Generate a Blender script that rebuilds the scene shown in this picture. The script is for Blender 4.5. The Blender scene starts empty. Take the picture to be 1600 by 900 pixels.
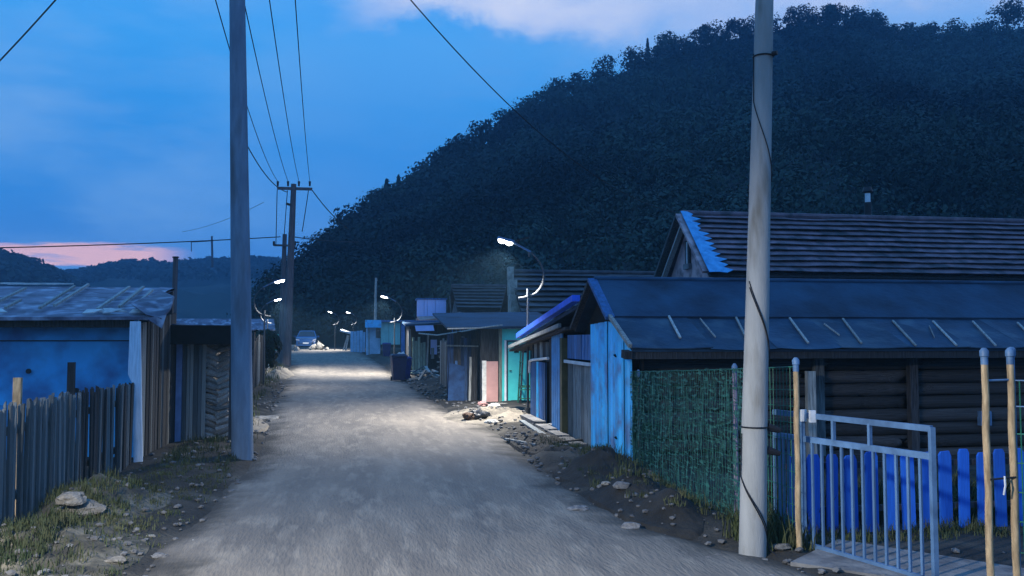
import bpy, bmesh, math, random
import numpy as np
from mathutils import Vector, Matrix, noise
random.seed(7); rng = np.random.default_rng(7)
S = bpy.context.scene
COL = S.collection
R = math.radians

# ------------------------------------------------------------------ camera
CAM_H = 1.7
PSI = math.atan(240 / 1400); TH = math.atan(78 / 1400)
FW = Vector((math.sin(PSI) * math.cos(TH), math.cos(PSI) * math.cos(TH), math.sin(TH)))
RT = Vector((math.cos(PSI), -math.sin(PSI), 0)); UP = RT.cross(FW)
cam = bpy.data.cameras.new("camera"); cam.sensor_width = 36; cam.lens = 36 * 1400 / 1600
cam.clip_start = 0.1; cam.clip_end = 4000
co = bpy.data.objects.new("camera", cam); COL.objects.link(co)
co.location = (0, 0, CAM_H)
co.rotation_euler = Matrix((RT, UP, -FW)).transposed().to_euler()
S.camera = co
CAMP = Vector((0, 0, CAM_H))
def ray(px, py): return FW + RT * ((px - 800) / 1400) + UP * ((450 - py) / 1400)
def at(px, py, Y):
    """world point seen at a photo pixel at the surveyed distance Y along the street"""
    r = ray(px, py); return CAMP + r * (Y / r.y)

# ------------------------------------------------------------------ world (dusk sky)
W = bpy.data.worlds.new("World"); S.world = W; W.use_nodes = True
nt = W.node_tree; nt.nodes.clear()
def N(t, **k):
    n = nt.nodes.new(t)
    for a, b in k.items(): setattr(n, a, b)
    return n
def L(a, b): nt.links.new(a, b)
def mth(op, a, b=None, c=None, clamp=False):
    n = N('ShaderNodeMath', operation=op, use_clamp=clamp)
    for i, v in enumerate((a, b, c)):
        if v is None: continue
        if isinstance(v, (int, float)): n.inputs[i].default_value = v
        else: L(v, n.inputs[i])
    return n.outputs[0]
def ramp(fac, stops):
    n = N('ShaderNodeValToRGB'); L(fac, n.inputs[0]); e = n.color_ramp.elements
    while len(e) < len(stops): e.new(0.5)
    for i, (p, c) in enumerate(stops):
        e[i].position = p; e[i].color = (*c, 1)
    return n.outputs[0]
def mix(f, a, b):
    n = N('ShaderNodeMix', data_type='RGBA'); L(f, n.inputs[0])
    for i, v in ((6, a), (7, b)):
        if isinstance(v, tuple): n.inputs[i].default_value = (*v, 1)
        else: L(v, n.inputs[i])
    return n.outputs[2]
def sstep(v, a, b):
    n = N('ShaderNodeMapRange', interpolation_type='SMOOTHSTEP'); L(v, n.inputs[0])
    n.inputs[1].default_value = a; n.inputs[2].default_value = b
    return n.outputs[0]
tc = N('ShaderNodeTexCoord'); sep = N('ShaderNodeSeparateXYZ'); L(tc.outputs['Generated'], sep.inputs[0])
el = mth('MULTIPLY', mth('ARCSINE', sep.outputs[2]), 180 / math.pi)
az = mth('MULTIPLY', mth('ARCTAN2', sep.outputs[0], sep.outputs[1]), 180 / math.pi)   # 0 = down the street, + to the right
def skynoise(sc, detail, stretch, off=0, rough=.55):
    m = N('ShaderNodeMapping'); L(tc.outputs['Generated'], m.inputs[0])
    m.inputs['Scale'].default_value = (1, 1, stretch); m.inputs['Location'].default_value = (off, off * .7, off * .3)
    n = N('ShaderNodeTexNoise'); L(m.outputs[0], n.inputs[0])
    n.inputs['Scale'].default_value = sc; n.inputs['Detail'].default_value = detail; n.inputs['Roughness'].default_value = rough
    return n.outputs[0]
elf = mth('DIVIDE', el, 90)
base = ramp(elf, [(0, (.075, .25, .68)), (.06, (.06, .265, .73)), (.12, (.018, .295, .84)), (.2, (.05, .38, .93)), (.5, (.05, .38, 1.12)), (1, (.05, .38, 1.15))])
n1 = skynoise(2.6, 6, 3.2, 1.3)
leftpale = sstep(az, 2, -20)                       # thin veil of cloud to the left
veil = mth('MULTIPLY', mth('ADD', mth('MULTIPLY', leftpale, .62), .2), sstep(n1, .32, .66))
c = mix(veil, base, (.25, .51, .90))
n2 = skynoise(5, 8, 4.0, 4.1, .6)
streak = mth('MULTIPLY', sstep(n2, .5, .72), .35)
c = mix(streak, c, (.15, .40, .86))
nd = skynoise(7, 8, 1.6, 7.7, .62)                 # bright cloud bank high over the street and to the right
edge = mth('ADD', el, mth('MULTIPLY', mth('SUBTRACT', nd, .5), 9))
azw = mth('ADD', az, mth('MULTIPLY', mth('SUBTRACT', n1, .5), 14))
bank = mth('MULTIPLY', mth('MULTIPLY', sstep(edge, 18.2, 20.4), sstep(azw, -3, 3)), sstep(edge, 34, 25))
grey = skynoise(9, 6, 2.5, 2.2)
c = mix(mth('MULTIPLY', bank, .92), c, mix(sstep(grey, .35, .7), (.46, .60, .93), (.72, .78, .97)))
bank2 = mth('MULTIPLY', mth('MULTIPLY', mth('MULTIPLY', sstep(edge, 15.0, 19.0), sstep(azw, 12, 22)), sstep(edge, 38, 26)), .6)
c = mix(bank2, c, (.38, .56, .92))
n3 = skynoise(9, 7, 9, 9.1, .6)                    # afterglow on low cloud, left of the street
pk = mth('ADD', el, mth('MULTIPLY', mth('SUBTRACT', n3, .5), 2.4))
pink = mth('MULTIPLY', mth('MULTIPLY', sstep(pk, 4.0, 4.5), sstep(pk, 5.45, 5.0)), mth('MULTIPLY', sstep(az, -9.5, -13), sstep(az, -32, -24)))
c = mix(mth('MULTIPLY', pink, .9), c, (1.0, .60, .62))
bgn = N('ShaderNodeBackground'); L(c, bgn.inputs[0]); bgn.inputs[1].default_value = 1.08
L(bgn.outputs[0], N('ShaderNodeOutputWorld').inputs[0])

S.view_settings.view_transform = 'Standard'; S.view_settings.look = 'None'
S.view_settings.exposure = 0; S.view_settings.gamma = 1
S.render.engine = 'CYCLES'
S.cycles.use_denoising = True
S.cycles.max_bounces = 5; S.cycles.transparent_max_bounces = 12
S.cycles.sample_clamp_indirect = 3
LAMP_W = 2500          # street lamp power

# ------------------------------------------------------------------ materials
def M(name, col, col2=None, rough=.85, scale=6, stretch=(1, 1, 1), bump=.25, metal=0, rnd=.25, detail=5, lo=.35, hi=.65, spec=.3, bscale=None, dirt=None, coord='Object'):
    m = bpy.data.materials.new(name); m.use_nodes = True
    t = m.node_tree; b = t.nodes['Principled BSDF']; ln = t.links.new
    b.inputs['Roughness'].default_value = rough; b.inputs['Metallic'].default_value = metal
    b.inputs['Specular IOR Level'].default_value = spec
    c2 = col2 or tuple(x * .55 for x in col)
    tcn = t.nodes.new('ShaderNodeTexCoord'); oi = t.nodes.new('ShaderNodeObjectInfo')
    mp = t.nodes.new('ShaderNodeMapping'); mp.inputs['Scale'].default_value = stretch
    ln(tcn.outputs[coord], mp.inputs[0])
    ad = t.nodes.new('ShaderNodeVectorMath'); ad.operation = 'ADD'; ln(mp.outputs[0], ad.inputs[0])
    ml = t.nodes.new('ShaderNodeMath'); ml.operation = 'MULTIPLY'; ml.inputs[1].default_value = 37.0
    ln(oi.outputs['Random'], ml.inputs[0]); ln(ml.outputs[0], ad.inputs[1])
    nz = t.nodes.new('ShaderNodeTexNoise'); nz.inputs['Scale'].default_value = scale; nz.inputs['Detail'].default_value = detail
    nz.inputs['Roughness'].default_value = .6
    ln(ad.outputs[0], nz.inputs[0])
    r = t.nodes.new('ShaderNodeMapRange'); r.inputs[1].default_value = lo; r.inputs[2].default_value = hi; ln(nz.outputs[0], r.inputs[0])
    mx = t.nodes.new('ShaderNodeMix'); mx.data_type = 'RGBA'; ln(r.outputs[0], mx.inputs[0])
    mx.inputs[6].default_value = (*c2, 1); mx.inputs[7].default_value = (*col, 1)
    out = mx.outputs[2]
    if dirt:
        d = t.nodes.new('ShaderNodeTexNoise'); d.inputs['Scale'].default_value = dirt[1]; d.inputs['Detail'].default_value = 7; ln(ad.outputs[0], d.inputs[0])
        dr = t.nodes.new('ShaderNodeMapRange'); dr.inputs[1].default_value = .5; dr.inputs[2].default_value = .68; ln(d.outputs[0], dr.inputs[0])
        dm = t.nodes.new('ShaderNodeMix'); dm.data_type = 'RGBA'; ln(dr.outputs[0], dm.inputs[0]); ln(out, dm.inputs[6]); dm.inputs[7].default_value = (*dirt[0], 1)
        out = dm.outputs[2]
    if rnd:
        hr = t.nodes.new('ShaderNodeMapRange'); hr.inputs[3].default_value = 1 - rnd; hr.inputs[4].default_value = 1 + rnd; ln(oi.outputs['Random'], hr.inputs[0])
        hs = t.nodes.new('ShaderNodeHueSaturation'); ln(hr.outputs[0], hs.inputs['Value']); ln(out, hs.inputs['Color']); out = hs.outputs[0]
    ln(out, b.inputs['Base Color'])
    if bump:
        bn = t.nodes.new('ShaderNodeBump'); bn.inputs['Strength'].default_value = bump; bn.inputs['Distance'].default_value = .03
        if bscale:
            z2 = t.nodes.new('ShaderNodeTexNoise'); z2.inputs['Scale'].default_value = bscale; z2.inputs['Detail'].default_value = 6; ln(ad.outputs[0], z2.inputs[0]); ln(z2.outputs[0], bn.inputs['Height'])
        else: ln(nz.outputs[0], bn.inputs['Height'])
        ln(bn.outputs[0], b.inputs['Normal'])
    return m
def emit(name, col, s):
    m = bpy.data.materials.new(name); m.use_nodes = True; b = m.node_tree.nodes['Principled BSDF']
    b.inputs['Base Color'].default_value = (*col, 1); b.inputs['Emission Color'].default_value = (*col, 1); b.inputs['Emission Strength'].default_value = s
    return m
GR = (14, 14, 1.2)     # grain along z
wood_grey = M('weathered wood', (.21, .24, .25), (.06, .07, .08), scale=3, stretch=GR, bump=.5, rnd=.45)
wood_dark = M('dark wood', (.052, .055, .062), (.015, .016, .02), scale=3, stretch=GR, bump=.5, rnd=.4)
wood_pale = M('pale greyed wood', (.42, .44, .42), (.16, .17, .17), scale=3, stretch=GR, bump=.4, rnd=.3)
wood_x = M('dark log wood', (.095, .098, .105), (.02, .02, .024), scale=3, stretch=(1.2, 14, 14), bump=.6, rnd=.45)
wood_cut = M('split firewood', (.55, .52, .48), (.12, .115, .11), scale=4, stretch=(2, 9, 9), bump=.5, rnd=.45)
bamboo = M('peeled pole wood', (.46, .34, .20), (.20, .14, .08), scale=3, stretch=(10, 10, 2), bump=.3, rnd=.2)
green_wood = M('pale green painted boards', (.28, .40, .34), (.12, .18, .16), scale=3, stretch=GR, bump=.4, rnd=.25)
blue_steel = M('blue painted steel', (.07, .58, .98), (.05, .44, .85), rough=.5, scale=2, bump=.08, rnd=.12, spec=.4, dirt=((.10, .22, .42), 3))
blue_steel2 = M('faded blue steel', (.05, .17, .42), (.03, .09, .22), rough=.55, scale=3, stretch=(6, 6, 1), bump=.1, rnd=.35)
blue_paint = M('ultramarine fence paint', (.02, .15, .66), (.014, .09, .45), rough=.6, scale=4, stretch=(8, 8, 1), bump=.15, rnd=.18)
blue_wall = M('blue sheet wall', (.07, .46, .86), (.05, .36, .72), rough=.6, scale=1.2, bump=.05, rnd=.1, dirt=((.05, .17, .38), 1.5))
blue_edge = M('bright blue sheet edge', (.03, .15, .85), (.03, .10, .55), rough=.45, scale=3, bump=.1, rnd=.05)
blue_tarp = M('blue tarpaulin', (.12, .46, .80), (.06, .28, .55), rough=.5, scale=5, bump=.5, rnd=.1)
roof_felt = M('dark roofing felt', (.022, .065, .12), (.013, .034, .07), rough=.75, scale=1.6, bump=.35, bscale=14, rnd=.1, dirt=((.01, .02, .04), .9))
roof_felt2 = M('dark roofing sheet', (.018, .055, .105), (.009, .026, .055), rough=.65, scale=1.6, bump=.35, bscale=14, rnd=.2, dirt=((.05, .09, .13), 2.2))
roof_sheet = M('grey blue roofing sheet', (.15, .145, .20), (.05, .05, .08), rough=.6, scale=2.5, bump=.3, rnd=.3, dirt=((.30, .32, .40), 3.4))
tile = M('grey brown roof tile', (.24, .15, .175), (.10, .075, .09), rough=.85, scale=2.2, bump=.4, bscale=22, rnd=.16, dirt=((.05, .05, .06), 2))
tile_dark = M('dark roof tile', (.085, .08, .09), (.035, .033, .04), rough=.85, scale=2, bump=.4, bscale=20, rnd=.2)
black = M('dark interior board', (.012, .012, .014), (.006, .006, .007), rough=.95, bump=.1)
plaster = M('pinkish plaster', (.58, .40, .40), (.38, .28, .30), rough=.9, scale=3, bump=.3, rnd=.05, dirt=((.18, .13, .14), 2.4))
grey_wall = M('grey rendered wall', (.24, .25, .26), (.12, .12, .14), rough=.9, scale=3, bump=.3, rnd=.1)
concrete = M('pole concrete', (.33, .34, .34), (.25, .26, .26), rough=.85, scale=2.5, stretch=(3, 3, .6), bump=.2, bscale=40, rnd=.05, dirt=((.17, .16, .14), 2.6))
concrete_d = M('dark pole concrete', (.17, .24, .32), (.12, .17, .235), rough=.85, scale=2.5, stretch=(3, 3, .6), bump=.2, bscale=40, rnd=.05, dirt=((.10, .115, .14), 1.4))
pole_wood = M('creosoted pole wood', (.13, .115, .125), (.06, .055, .065), scale=3, stretch=(8, 8, .5), bump=.4, rnd=.1)
stone = M('pale stone', (.38, .36, .32), (.20, .19, .17), rough=.9, scale=5, bump=.5, bscale=18, rnd=.25)
stone_dk = M('grey stone', (.20, .20, .20), (.09, .09, .095), rough=.9, scale=5, bump=.5, bscale=18, rnd=.3)
stone_mid = M('dull brown grey stone', (.25, .235, .21), (.12, .115, .105), rough=.9, scale=5, bump=.6, bscale=16, rnd=.2)
white_st = M('white stone', (.62, .61, .56), (.36, .35, .32), rough=.9, scale=5, bump=.4, rnd=.15)
white_metal = M('white painted metal', (.62, .66, .70), (.48, .52, .56), rough=.45, scale=5, bump=.05, rnd=.08, spec=.5)
gate_metal = M('blue grey gate paint', (.10, .20, .36), (.06, .12, .22), rough=.5, scale=7, bump=.12, rnd=.12, spec=.4)
lamp_metal = M('galvanised lamp pole', (.06, .068, .078), (.04, .045, .052), rough=.5, scale=5, bump=.05, rnd=.08, spec=.4)
dark_metal = M('dark metal', (.03, .032, .036), (.015, .015, .018), rough=.5, scale=5, bump=.1, metal=.3)
cable = M('black cable', (.012, .014, .02), (.01, .01, .014), rough=.7, bump=0)
cyan_paint = M('turquoise door paint', (.07, .56, .54), (.05, .45, .45), rough=.5, scale=2, bump=.08, rnd=.06)
cyan_dark = M('dark door trim', (.015, .06, .075), (.01, .04, .05), rough=.5, bump=.05)
pink_board = M('pink board', (.55, .31, .28), (.44, .25, .23), rough=.8, scale=3, bump=.1, rnd=.05)
glass_dark = M('dark window glass', (.015, .02, .03), (.01, .012, .02), rough=.08, bump=0, spec=.6)
green_wire = M('green coated wire', (.02, .17, .11), (.015, .10, .07), rough=.5, bump=0)
bin_dark = M('dark blue bin plastic', (.012, .016, .06), (.009, .011, .04), rough=.5, bump=.05, spec=.4)
bin_blue = M('blue bin plastic', (.015, .02, .16), (.01, .014, .10), rough=.5, bump=.05, spec=.4)
bin_green = M('green bin plastic', (.02, .38, .26), (.015, .28, .19), rough=.5, bump=.05)
rubber = M('black rubber', (.012, .012, .013), (.008, .008, .009), rough=.7, bump=.2)
bag_black = M('black plastic bag', (.008, .008, .009), (.006, .006, .007), rough=.35, bump=.4, spec=.5)
car_paint = M('dark blue car paint', (.02, .075, .22), (.018, .065, .19), rough=.25, bump=0, spec=.6)
pale_blue = M('pale blue wall paint', (.34, .55, .74), (.25, .43, .60), rough=.7, scale=2, bump=.1, rnd=.06)
violet_blue = M('lilac blue panel', (.46, .56, .92), (.38, .46, .80), rough=.5, scale=2, stretch=(1, 1, .3), bump=.05, rnd=.05)
teal_wall = M('faded teal sheet', (.26, .58, .55), (.18, .44, .44), rough=.7, scale=2, stretch=(4, 4, .6), bump=.1, rnd=.05)
orange_ledge = M('pinkish ledge', (.55, .40, .36), (.35, .26, .24), rough=.8, scale=4, bump=.2)
sacking = M('white sacking', (.62, .62, .60), (.36, .37, .38), rough=.8, scale=6, bump=.5, rnd=.15)
led = emit('lit lamp lens', (1, .97, .92), 26)
bark = M('bark', (.06, .05, .045), (.025, .02, .02), scale=5, stretch=(4, 4, 1), bump=.5)

def foliage_mat(name, a, b, c, s1=.06, s2=.7):
    m = bpy.data.materials.new(name); m.use_nodes = True; t = m.node_tree; bs = t.nodes['Principled BSDF']; ln = t.links.new
    bs.inputs['Roughness'].default_value = .8; bs.inputs['Specular IOR Level'].default_value = .1
    g = t.nodes.new('ShaderNodeNewGeometry')
    n1 = t.nodes.new('ShaderNodeTexNoise'); n1.inputs['Scale'].default_value = s1; n1.inputs['Detail'].default_value = 4
    n2 = t.nodes.new('ShaderNodeTexNoise'); n2.inputs['Scale'].default_value = s2; n2.inputs['Detail'].default_value = 3
    ln(g.outputs['Position'], n1.inputs[0]); ln(g.outputs['Position'], n2.inputs[0])
    r1 = t.nodes.new('ShaderNodeMapRange'); r1.inputs[1].default_value = .42; r1.inputs[2].default_value = .58; ln(n1.outputs[0], r1.inputs[0])
    r2 = t.nodes.new('ShaderNodeMapRange'); r2.inputs[1].default_value = .35; r2.inputs[2].default_value = .7; ln(n2.outputs[0], r2.inputs[0])
    m1 = t.nodes.new('ShaderNodeMix'); m1.data_type = 'RGBA'; m1.inputs[6].default_value = (*a, 1); m1.inputs[7].default_value = (*b, 1); ln(r1.outputs[0], m1.inputs[0])
    m2 = t.nodes.new('ShaderNodeMix'); m2.data_type = 'RGBA'; m2.inputs[7].default_value = (*c, 1); ln(m1.outputs[2], m2.inputs[6])
    ml = t.nodes.new('ShaderNodeMath'); ml.operation = 'MULTIPLY'; ml.inputs[1].default_value = .5; ln(r2.outputs[0], ml.inputs[0]); ln(ml.outputs[0], m2.inputs[0])
    ln(m2.outputs[2], bs.inputs['Base Color'])
    return m
fol_hill = foliage_mat('hill foliage', (.005, .012, .014), (.038, .068, .056), (.013, .028, .026), .02, .16)
fol_shrub = foliage_mat('shrub foliage', (.008, .015, .012), (.018, .03, .02), (.025, .04, .022), .8, 5)
fol_weed = foliage_mat('weed leaves', (.028, .045, .022), (.06, .08, .035), (.11, .10, .06), .7, 4)
fol_far = foliage_mat('far wood', (.012, .022, .022), (.024, .04, .034), (.018, .03, .026), .02, .2)

# ------------------------------------------------------------------ helpers
WL = {}
def prop(o, label=None, cat=None, group=None, kind=None):
    if label: o['label'] = label
    if cat: o['category'] = cat
    if group: o['group'] = group
    if kind: o['kind'] = kind
    return o
def thing(name, label, cat, loc, group=None):
    o = bpy.data.objects.new(name, None); COL.objects.link(o); o.location = loc; o.empty_display_size = .2
    WL[o] = Vector(loc); return prop(o, label, cat, group)
class MB:
    def __init__(s): s.v = []; s.f = []
    def add(s, vs, fs):
        n = len(s.v); s.v += [Vector(p) for p in vs]; s.f += [tuple(i + n for i in q) for q in fs]; return s
    def box(s, a, b):
        x0, y0, z0 = a; x1, y1, z1 = b
        return s.add([(x0, y0, z0), (x1, y0, z0), (x1, y1, z0), (x0, y1, z0), (x0, y0, z1), (x1, y0, z1), (x1, y1, z1), (x0, y1, z1)],
                     [(3, 2, 1, 0), (4, 5, 6, 7), (0, 1, 5, 4), (1, 2, 6, 5), (2, 3, 7, 6), (3, 0, 4, 7)])
    def beam(s, a, b, w, h, up=(0, 0, 1), w2=None, h2=None):
        a = Vector(a); b = Vector(b); d = (b - a).normalized(); u = Vector(up)
        if abs(d.dot(u)) > .95: u = Vector((0, 1, 0))
        x = d.cross(u).normalized(); u = x.cross(d)
        w2 = w if w2 is None else w2; h2 = h if h2 is None else h2
        vs = [p + x * sx * ww / 2 + u * sz * hh / 2 for p, ww, hh in ((a, w, h), (b, w2, h2)) for sx, sz in ((-1, -1), (1, -1), (1, 1), (-1, 1))]
        return s.add(vs, [(0, 1, 2, 3), (7, 6, 5, 4), (0, 4, 5, 1), (1, 5, 6, 2), (2, 6, 7, 3), (3, 7, 4, 0)])
    def tube(s, path, r, n=8, caps=True):
        P = [Vector(p) for p in path]; rr = r if isinstance(r, (list, tuple)) else [r] * len(P)
        vs = []; fs = []; prev = None
        for i, p in enumerate(P):
            d = (P[min(i + 1, len(P) - 1)] - P[max(i - 1, 0)]).normalized()
            x = prev - d * prev.dot(d) if prev else (Vector((1, 0, 0)) if abs(d.x) < .9 else Vector((0, 1, 0))) 
            x = (x - d * x.dot(d)).normalized(); prev = x; y = d.cross(x)
            for k in range(n):
                a = 2 * math.pi * k / n; vs.append(p + (x * math.cos(a) + y * math.sin(a)) * rr[i])
        for i in range(len(P) - 1):
            for k in range(n): fs.append((i * n + k, i * n + (k + 1) % n, (i + 1) * n + (k + 1) % n, (i + 1) * n + k))
        if caps: fs.append(tuple(range(n - 1, -1, -1))); fs.append(tuple((len(P) - 1) * n + k for k in range(n)))
        return s.add(vs, fs)
    def slab(s, pts, t):
        """closed plate: polygon thickened along its normal"""
        P = [Vector(p) for p in pts]; n = (P[1] - P[0]).cross(P[-1] - P[0]).normalized() * t; k = len(P)
        fs = [tuple(range(k)), tuple(range(2 * k - 1, k - 1, -1))] + [((i + 1) % k, i, k + i, k + (i + 1) % k) for i in range(k)]
        return s.add(P + [p - n for p in P], fs)
    def prism(s, prof, x0, x1):
        """profile of (y, z) points run along x"""
        k = len(prof); vs = [(x0, y, z) for y, z in prof] + [(x1, y, z) for y, z in prof]
        return s.add(vs, [tuple(range(k)), tuple(range(2 * k - 1, k - 1, -1))] + [((i + 1) % k, i, k + i, k + (i + 1) % k) for i in range(k)])
    def ribbed(s, p0, p1, z0, top, t=.02, depth=.025, pitch=.11):
        """ribbed sheet standing between ground points p0 and p1; top(u) gives the upper edge height"""
        a = Vector((p0[0], p0[1], 0)); b = Vector((p1[0], p1[1], 0)); ln = (b - a).length; d = (b - a) / ln; nn = Vector((-d.y, d.x, 0))
        us = [0]; off = [0]; k = 0; u = 0
        while u < ln - .02:
            for du, o in ((.55, 0), (.15, 1), (.15, 1), (.15, 0)):
                u += du * pitch; us.append(min(u, ln)); off.append(o * depth)
        m = len(us); vs = []
        for side in (0, t):
            for zz in (0, 1):
                for q, o in zip(us, off): vs.append(a + d * q + nn * (o - side) + Vector((0, 0, z0 if zz == 0 else top(q / ln))))
        fs = []
        for i in range(m - 1):
            fs.append((i, i + 1, m + i + 1, m + i)); fs.append((2 * m + i + 1, 2 * m + i, 3 * m + i, 3 * m + i + 1))
            fs.append((m + i, m + i + 1, 3 * m + i + 1, 3 * m + i)); fs.append((i + 1, i, 2 * m + i, 2 * m + i + 1))
        fs.append((0, m, 3 * m, 2 * m)); fs.append((m - 1, 3 * m - 1, 4 * m - 1, 2 * m - 1))
        return s.add(vs, fs)
    def build(s, name, mat, parent=None, smooth=False, loc=None):
        o0 = WL[parent] if parent else Vector(loc or (0, 0, 0))
        me = bpy.data.meshes.new(name); me.from_pydata([tuple(p - o0) for p in s.v], [], s.f); me.materials.append(mat)
        bm = bmesh.new(); bm.from_mesh(me); bmesh.ops.recalc_face_normals(bm, faces=bm.faces); bm.to_mesh(me); bm.free()
        if smooth:
            me.polygons.foreach_set('use_smooth', [True] * len(me.polygons)); me.set_sharp_from_angle(angle=R(40))
        o = bpy.data.objects.new(name, me); COL.objects.link(o)
        if parent: o.parent = parent
        else: o.location = o0
        WL[o] = o0; return o
def piece(name, me, parent, loc, rot=(0, 0, 0), sc=(1, 1, 1)):
    o = bpy.data.objects.new(name, me); COL.objects.link(o); o.parent = parent
    o.location = Vector(loc) - WL[parent]; o.rotation_euler = rot; o.scale = sc; return o
def meshof(mb, name, mat):
    me = bpy.data.meshes.new(name); me.from_pydata([tuple(p) for p in mb.v], [], mb.f); me.materials.append(mat); me.update(); return me
def copy_tree(o, parent=None):
    c = o.copy(); COL.objects.link(c); c.parent = parent
    for ch in list(o.children): copy_tree(ch, c)
    return c
def bx(a, b): return MB().box(a, b)
def nz(x, y, s, z=0): return noise.noise(Vector((x * s, y * s, z)))
def sst(a, b, x):
    t = min(1, max(0, (x - a) / (b - a))); return t * t * (3 - 2 * t)
def lerp(tab, x):
    if x <= tab[0][0]: return tab[0][1]
    for (a, p), (b, q) in zip(tab, tab[1:]):
        if x <= b: return p + (q - p) * (x - a) / (b - a)
    return tab[-1][1]

# ------------------------------------------------------------------ ground, road
RL = [(0, -1.45), (7, -1.45), (9, -1.4), (12, -1.3), (15, -1.4), (20, -1.85), (27, -2.2), (40, -2.95), (52, -3.7), (65, -5.2), (80, -7.5), (95, -10)]
RR = [(0, 3.3), (5.6, 3.3), (6.6, 3.05), (8, 2.5), (10, 2.25), (14.6, 2.4), (18, 2.3), (21, 2.05), (31, 1.75), (51, 1.4), (65, .3), (80, -2), (95, -5)]
def basez(y): return .75 * sst(45, 72, y)
def rut(x, y):
    c_ = (lerp(RL, y) + lerp(RR, min(max(y, 10), 95))) / 2; tr = 0
    for k in (-.78, .78): tr -= .022 * math.exp(-((x - c_ - k - .12 * nz(y, k, .25)) / .24) ** 2)
    return .02 * nz(x, y * .5, .9) + .016 * nz(x, y, 2.3, 5) + .007 * nz(x, y, 6, 3) + tr
BUMPS = [(-2.55, 9.35, .7, .12), (-2.5, 7.6, .8, .1), (3.0, 18.3, .8, .06), (3.15, 19.6, .8, .06), (2.85, 9.2, .5, .1),
         (3.0, 10.6, .6, .16), (2.7, 12.2, .6, .12), (-2.6, 27.0, .7, .22), (-2.5, 31, .8, .2), (2.8, 8.0, .4, .13), (-4.6, 66, 1.6, .25), (3.0, 33, .8, .2)]
def gz(x, y):
    l = lerp(RL, y); r = lerp(RR, y); z = basez(y); d = max(l - x, x - r)
    if d < 0: return z + rut(x, y)
    k = sst(0, .5, d); zz = z + rut(x, y) * (1 - k) + k * (1 - .85 * sst(3.25, 3.6, x) * sst(10, 9, y)) * (.07 + .06 * nz(x, y, 1.1, 2) + .035 * nz(x, y, 3.4, 7) + .012 * nz(x, y, 11, 1))
    for bx_, by, rr, h in BUMPS:
        q = math.hypot(x - bx_, (y - by) * .8) / rr
        if q < 1: zz += h * (1 - q * q) ** 2 * sst(-.02, .25, d) * (1 + .5 * nz(x, y, 5))
    return zz
def grid(name, xs, ys, fz, mat):
    nx, ny = len(xs), len(ys); v = [(x, y, fz(x, y)) for y in ys for x in xs]
    f = [(j * nx + i, j * nx + i + 1, (j + 1) * nx + i + 1, (j + 1) * nx + i) for j in range(ny - 1) for i in range(nx - 1)]
    me = bpy.data.meshes.new(name); me.from_pydata(v, [], f); me.materials.append(mat)
    me.polygons.foreach_set('use_smooth', [True] * len(f)); o = bpy.data.objects.new(name, me); COL.objects.link(o); o['kind'] = 'structure'; return o
soil = M('verge soil', (.04, .037, .032), (.013, .013, .0125), rough=.95, scale=1.4, bump=.9, bscale=22, rnd=0, detail=9, dirt=((.075, .068, .056), 1.3))
dirt_road = M('packed dirt road', (.215, .188, .155), (.125, .113, .10), rough=.95, scale=1.1, stretch=(2.4, .5, 1), bump=.6, bscale=15, rnd=0, detail=15, lo=.28, hi=.72, dirt=((.235, .207, .17), 3.4))
xs = [-600, -400, -200, -100, -60, -40, -28, -20, -15, -11, -9, -7.5] + list(np.arange(-6.4, 6.41, .16)) + [7.5, 9, 11, 15, 20, 28, 40, 60, 100, 200, 400, 600]
ys = [-60, -20, -8, -2, 1] + list(np.arange(2, 14, .16)) + list(np.arange(14, 36, .3)) + list(np.arange(36, 100, 1.2)) + [105, 115, 130, 160, 200, 300, 500, 700]
def fz_ground(x, y):
    l = lerp(RL, y); r = lerp(RR, y); d = max(l - x, x - r); z = gz(x, y) if -6.6 < x < 6.6 and y < 100 else basez(y) + .05
    return z - .07 * sst(.12, -.12, d)
grid('ground', xs, ys, fz_ground, soil)
nu = 30; v = []; f = []
ry = list(np.arange(-6, 14, .2)) + list(np.arange(14, 40, .4)) + list(np.arange(40, 96, 1.2))
for y in ry:
    l = lerp(RL, y) - .22 + .16 * nz(y, 0, .7, 4) + .07 * nz(y, 3, 2.7); r = lerp(RR, y) + .22 + .2 * nz(y, 7, .6, 9) + .08 * nz(y, 5, 2.9)
    for i in range(nu + 1):
        x = l + (r - l) * i / nu; e = min(i, nu - i) / nu
        v.append((x, y, basez(y) + rut(x, y) + .012 + .03 * sst(0, .2, e) - .05 * sst(.06, 0, e)))
for j in range(len(ry) - 1):
    for i in range(nu): q = j * (nu + 1) + i; f.append((q, q + 1, q + nu + 2, q + nu + 1))
me = bpy.data.meshes.new('dirt_road'); me.from_pydata(v, [], f); me.materials.append(dirt_road)
at_ = me.attributes.new('edge', 'FLOAT', 'POINT'); at_.data.foreach_set('value', [min(k % (nu + 1), nu - k % (nu + 1)) / nu for k in range(len(v))])
T_ = dirt_road.node_tree; B_ = T_.nodes['Principled BSDF']; src = B_.inputs['Base Color'].links[0].from_socket
an = T_.nodes.new('ShaderNodeAttribute'); an.attribute_name = 'edge'; wn = T_.nodes.new('ShaderNodeTexNoise'); wn.inputs['Scale'].default_value = 1.3; wn.inputs['Detail'].default_value = 8; wn.inputs['Roughness'].default_value = .65
tc_ = T_.nodes.new('ShaderNodeTexCoord'); T_.links.new(tc_.outputs['Object'], wn.inputs[0])
sm = T_.nodes.new('ShaderNodeMath'); sm.operation = 'MULTIPLY_ADD'; sm.inputs[1].default_value = .34; sm.inputs[2].default_value = -.17; T_.links.new(wn.outputs[0], sm.inputs[0])
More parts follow.
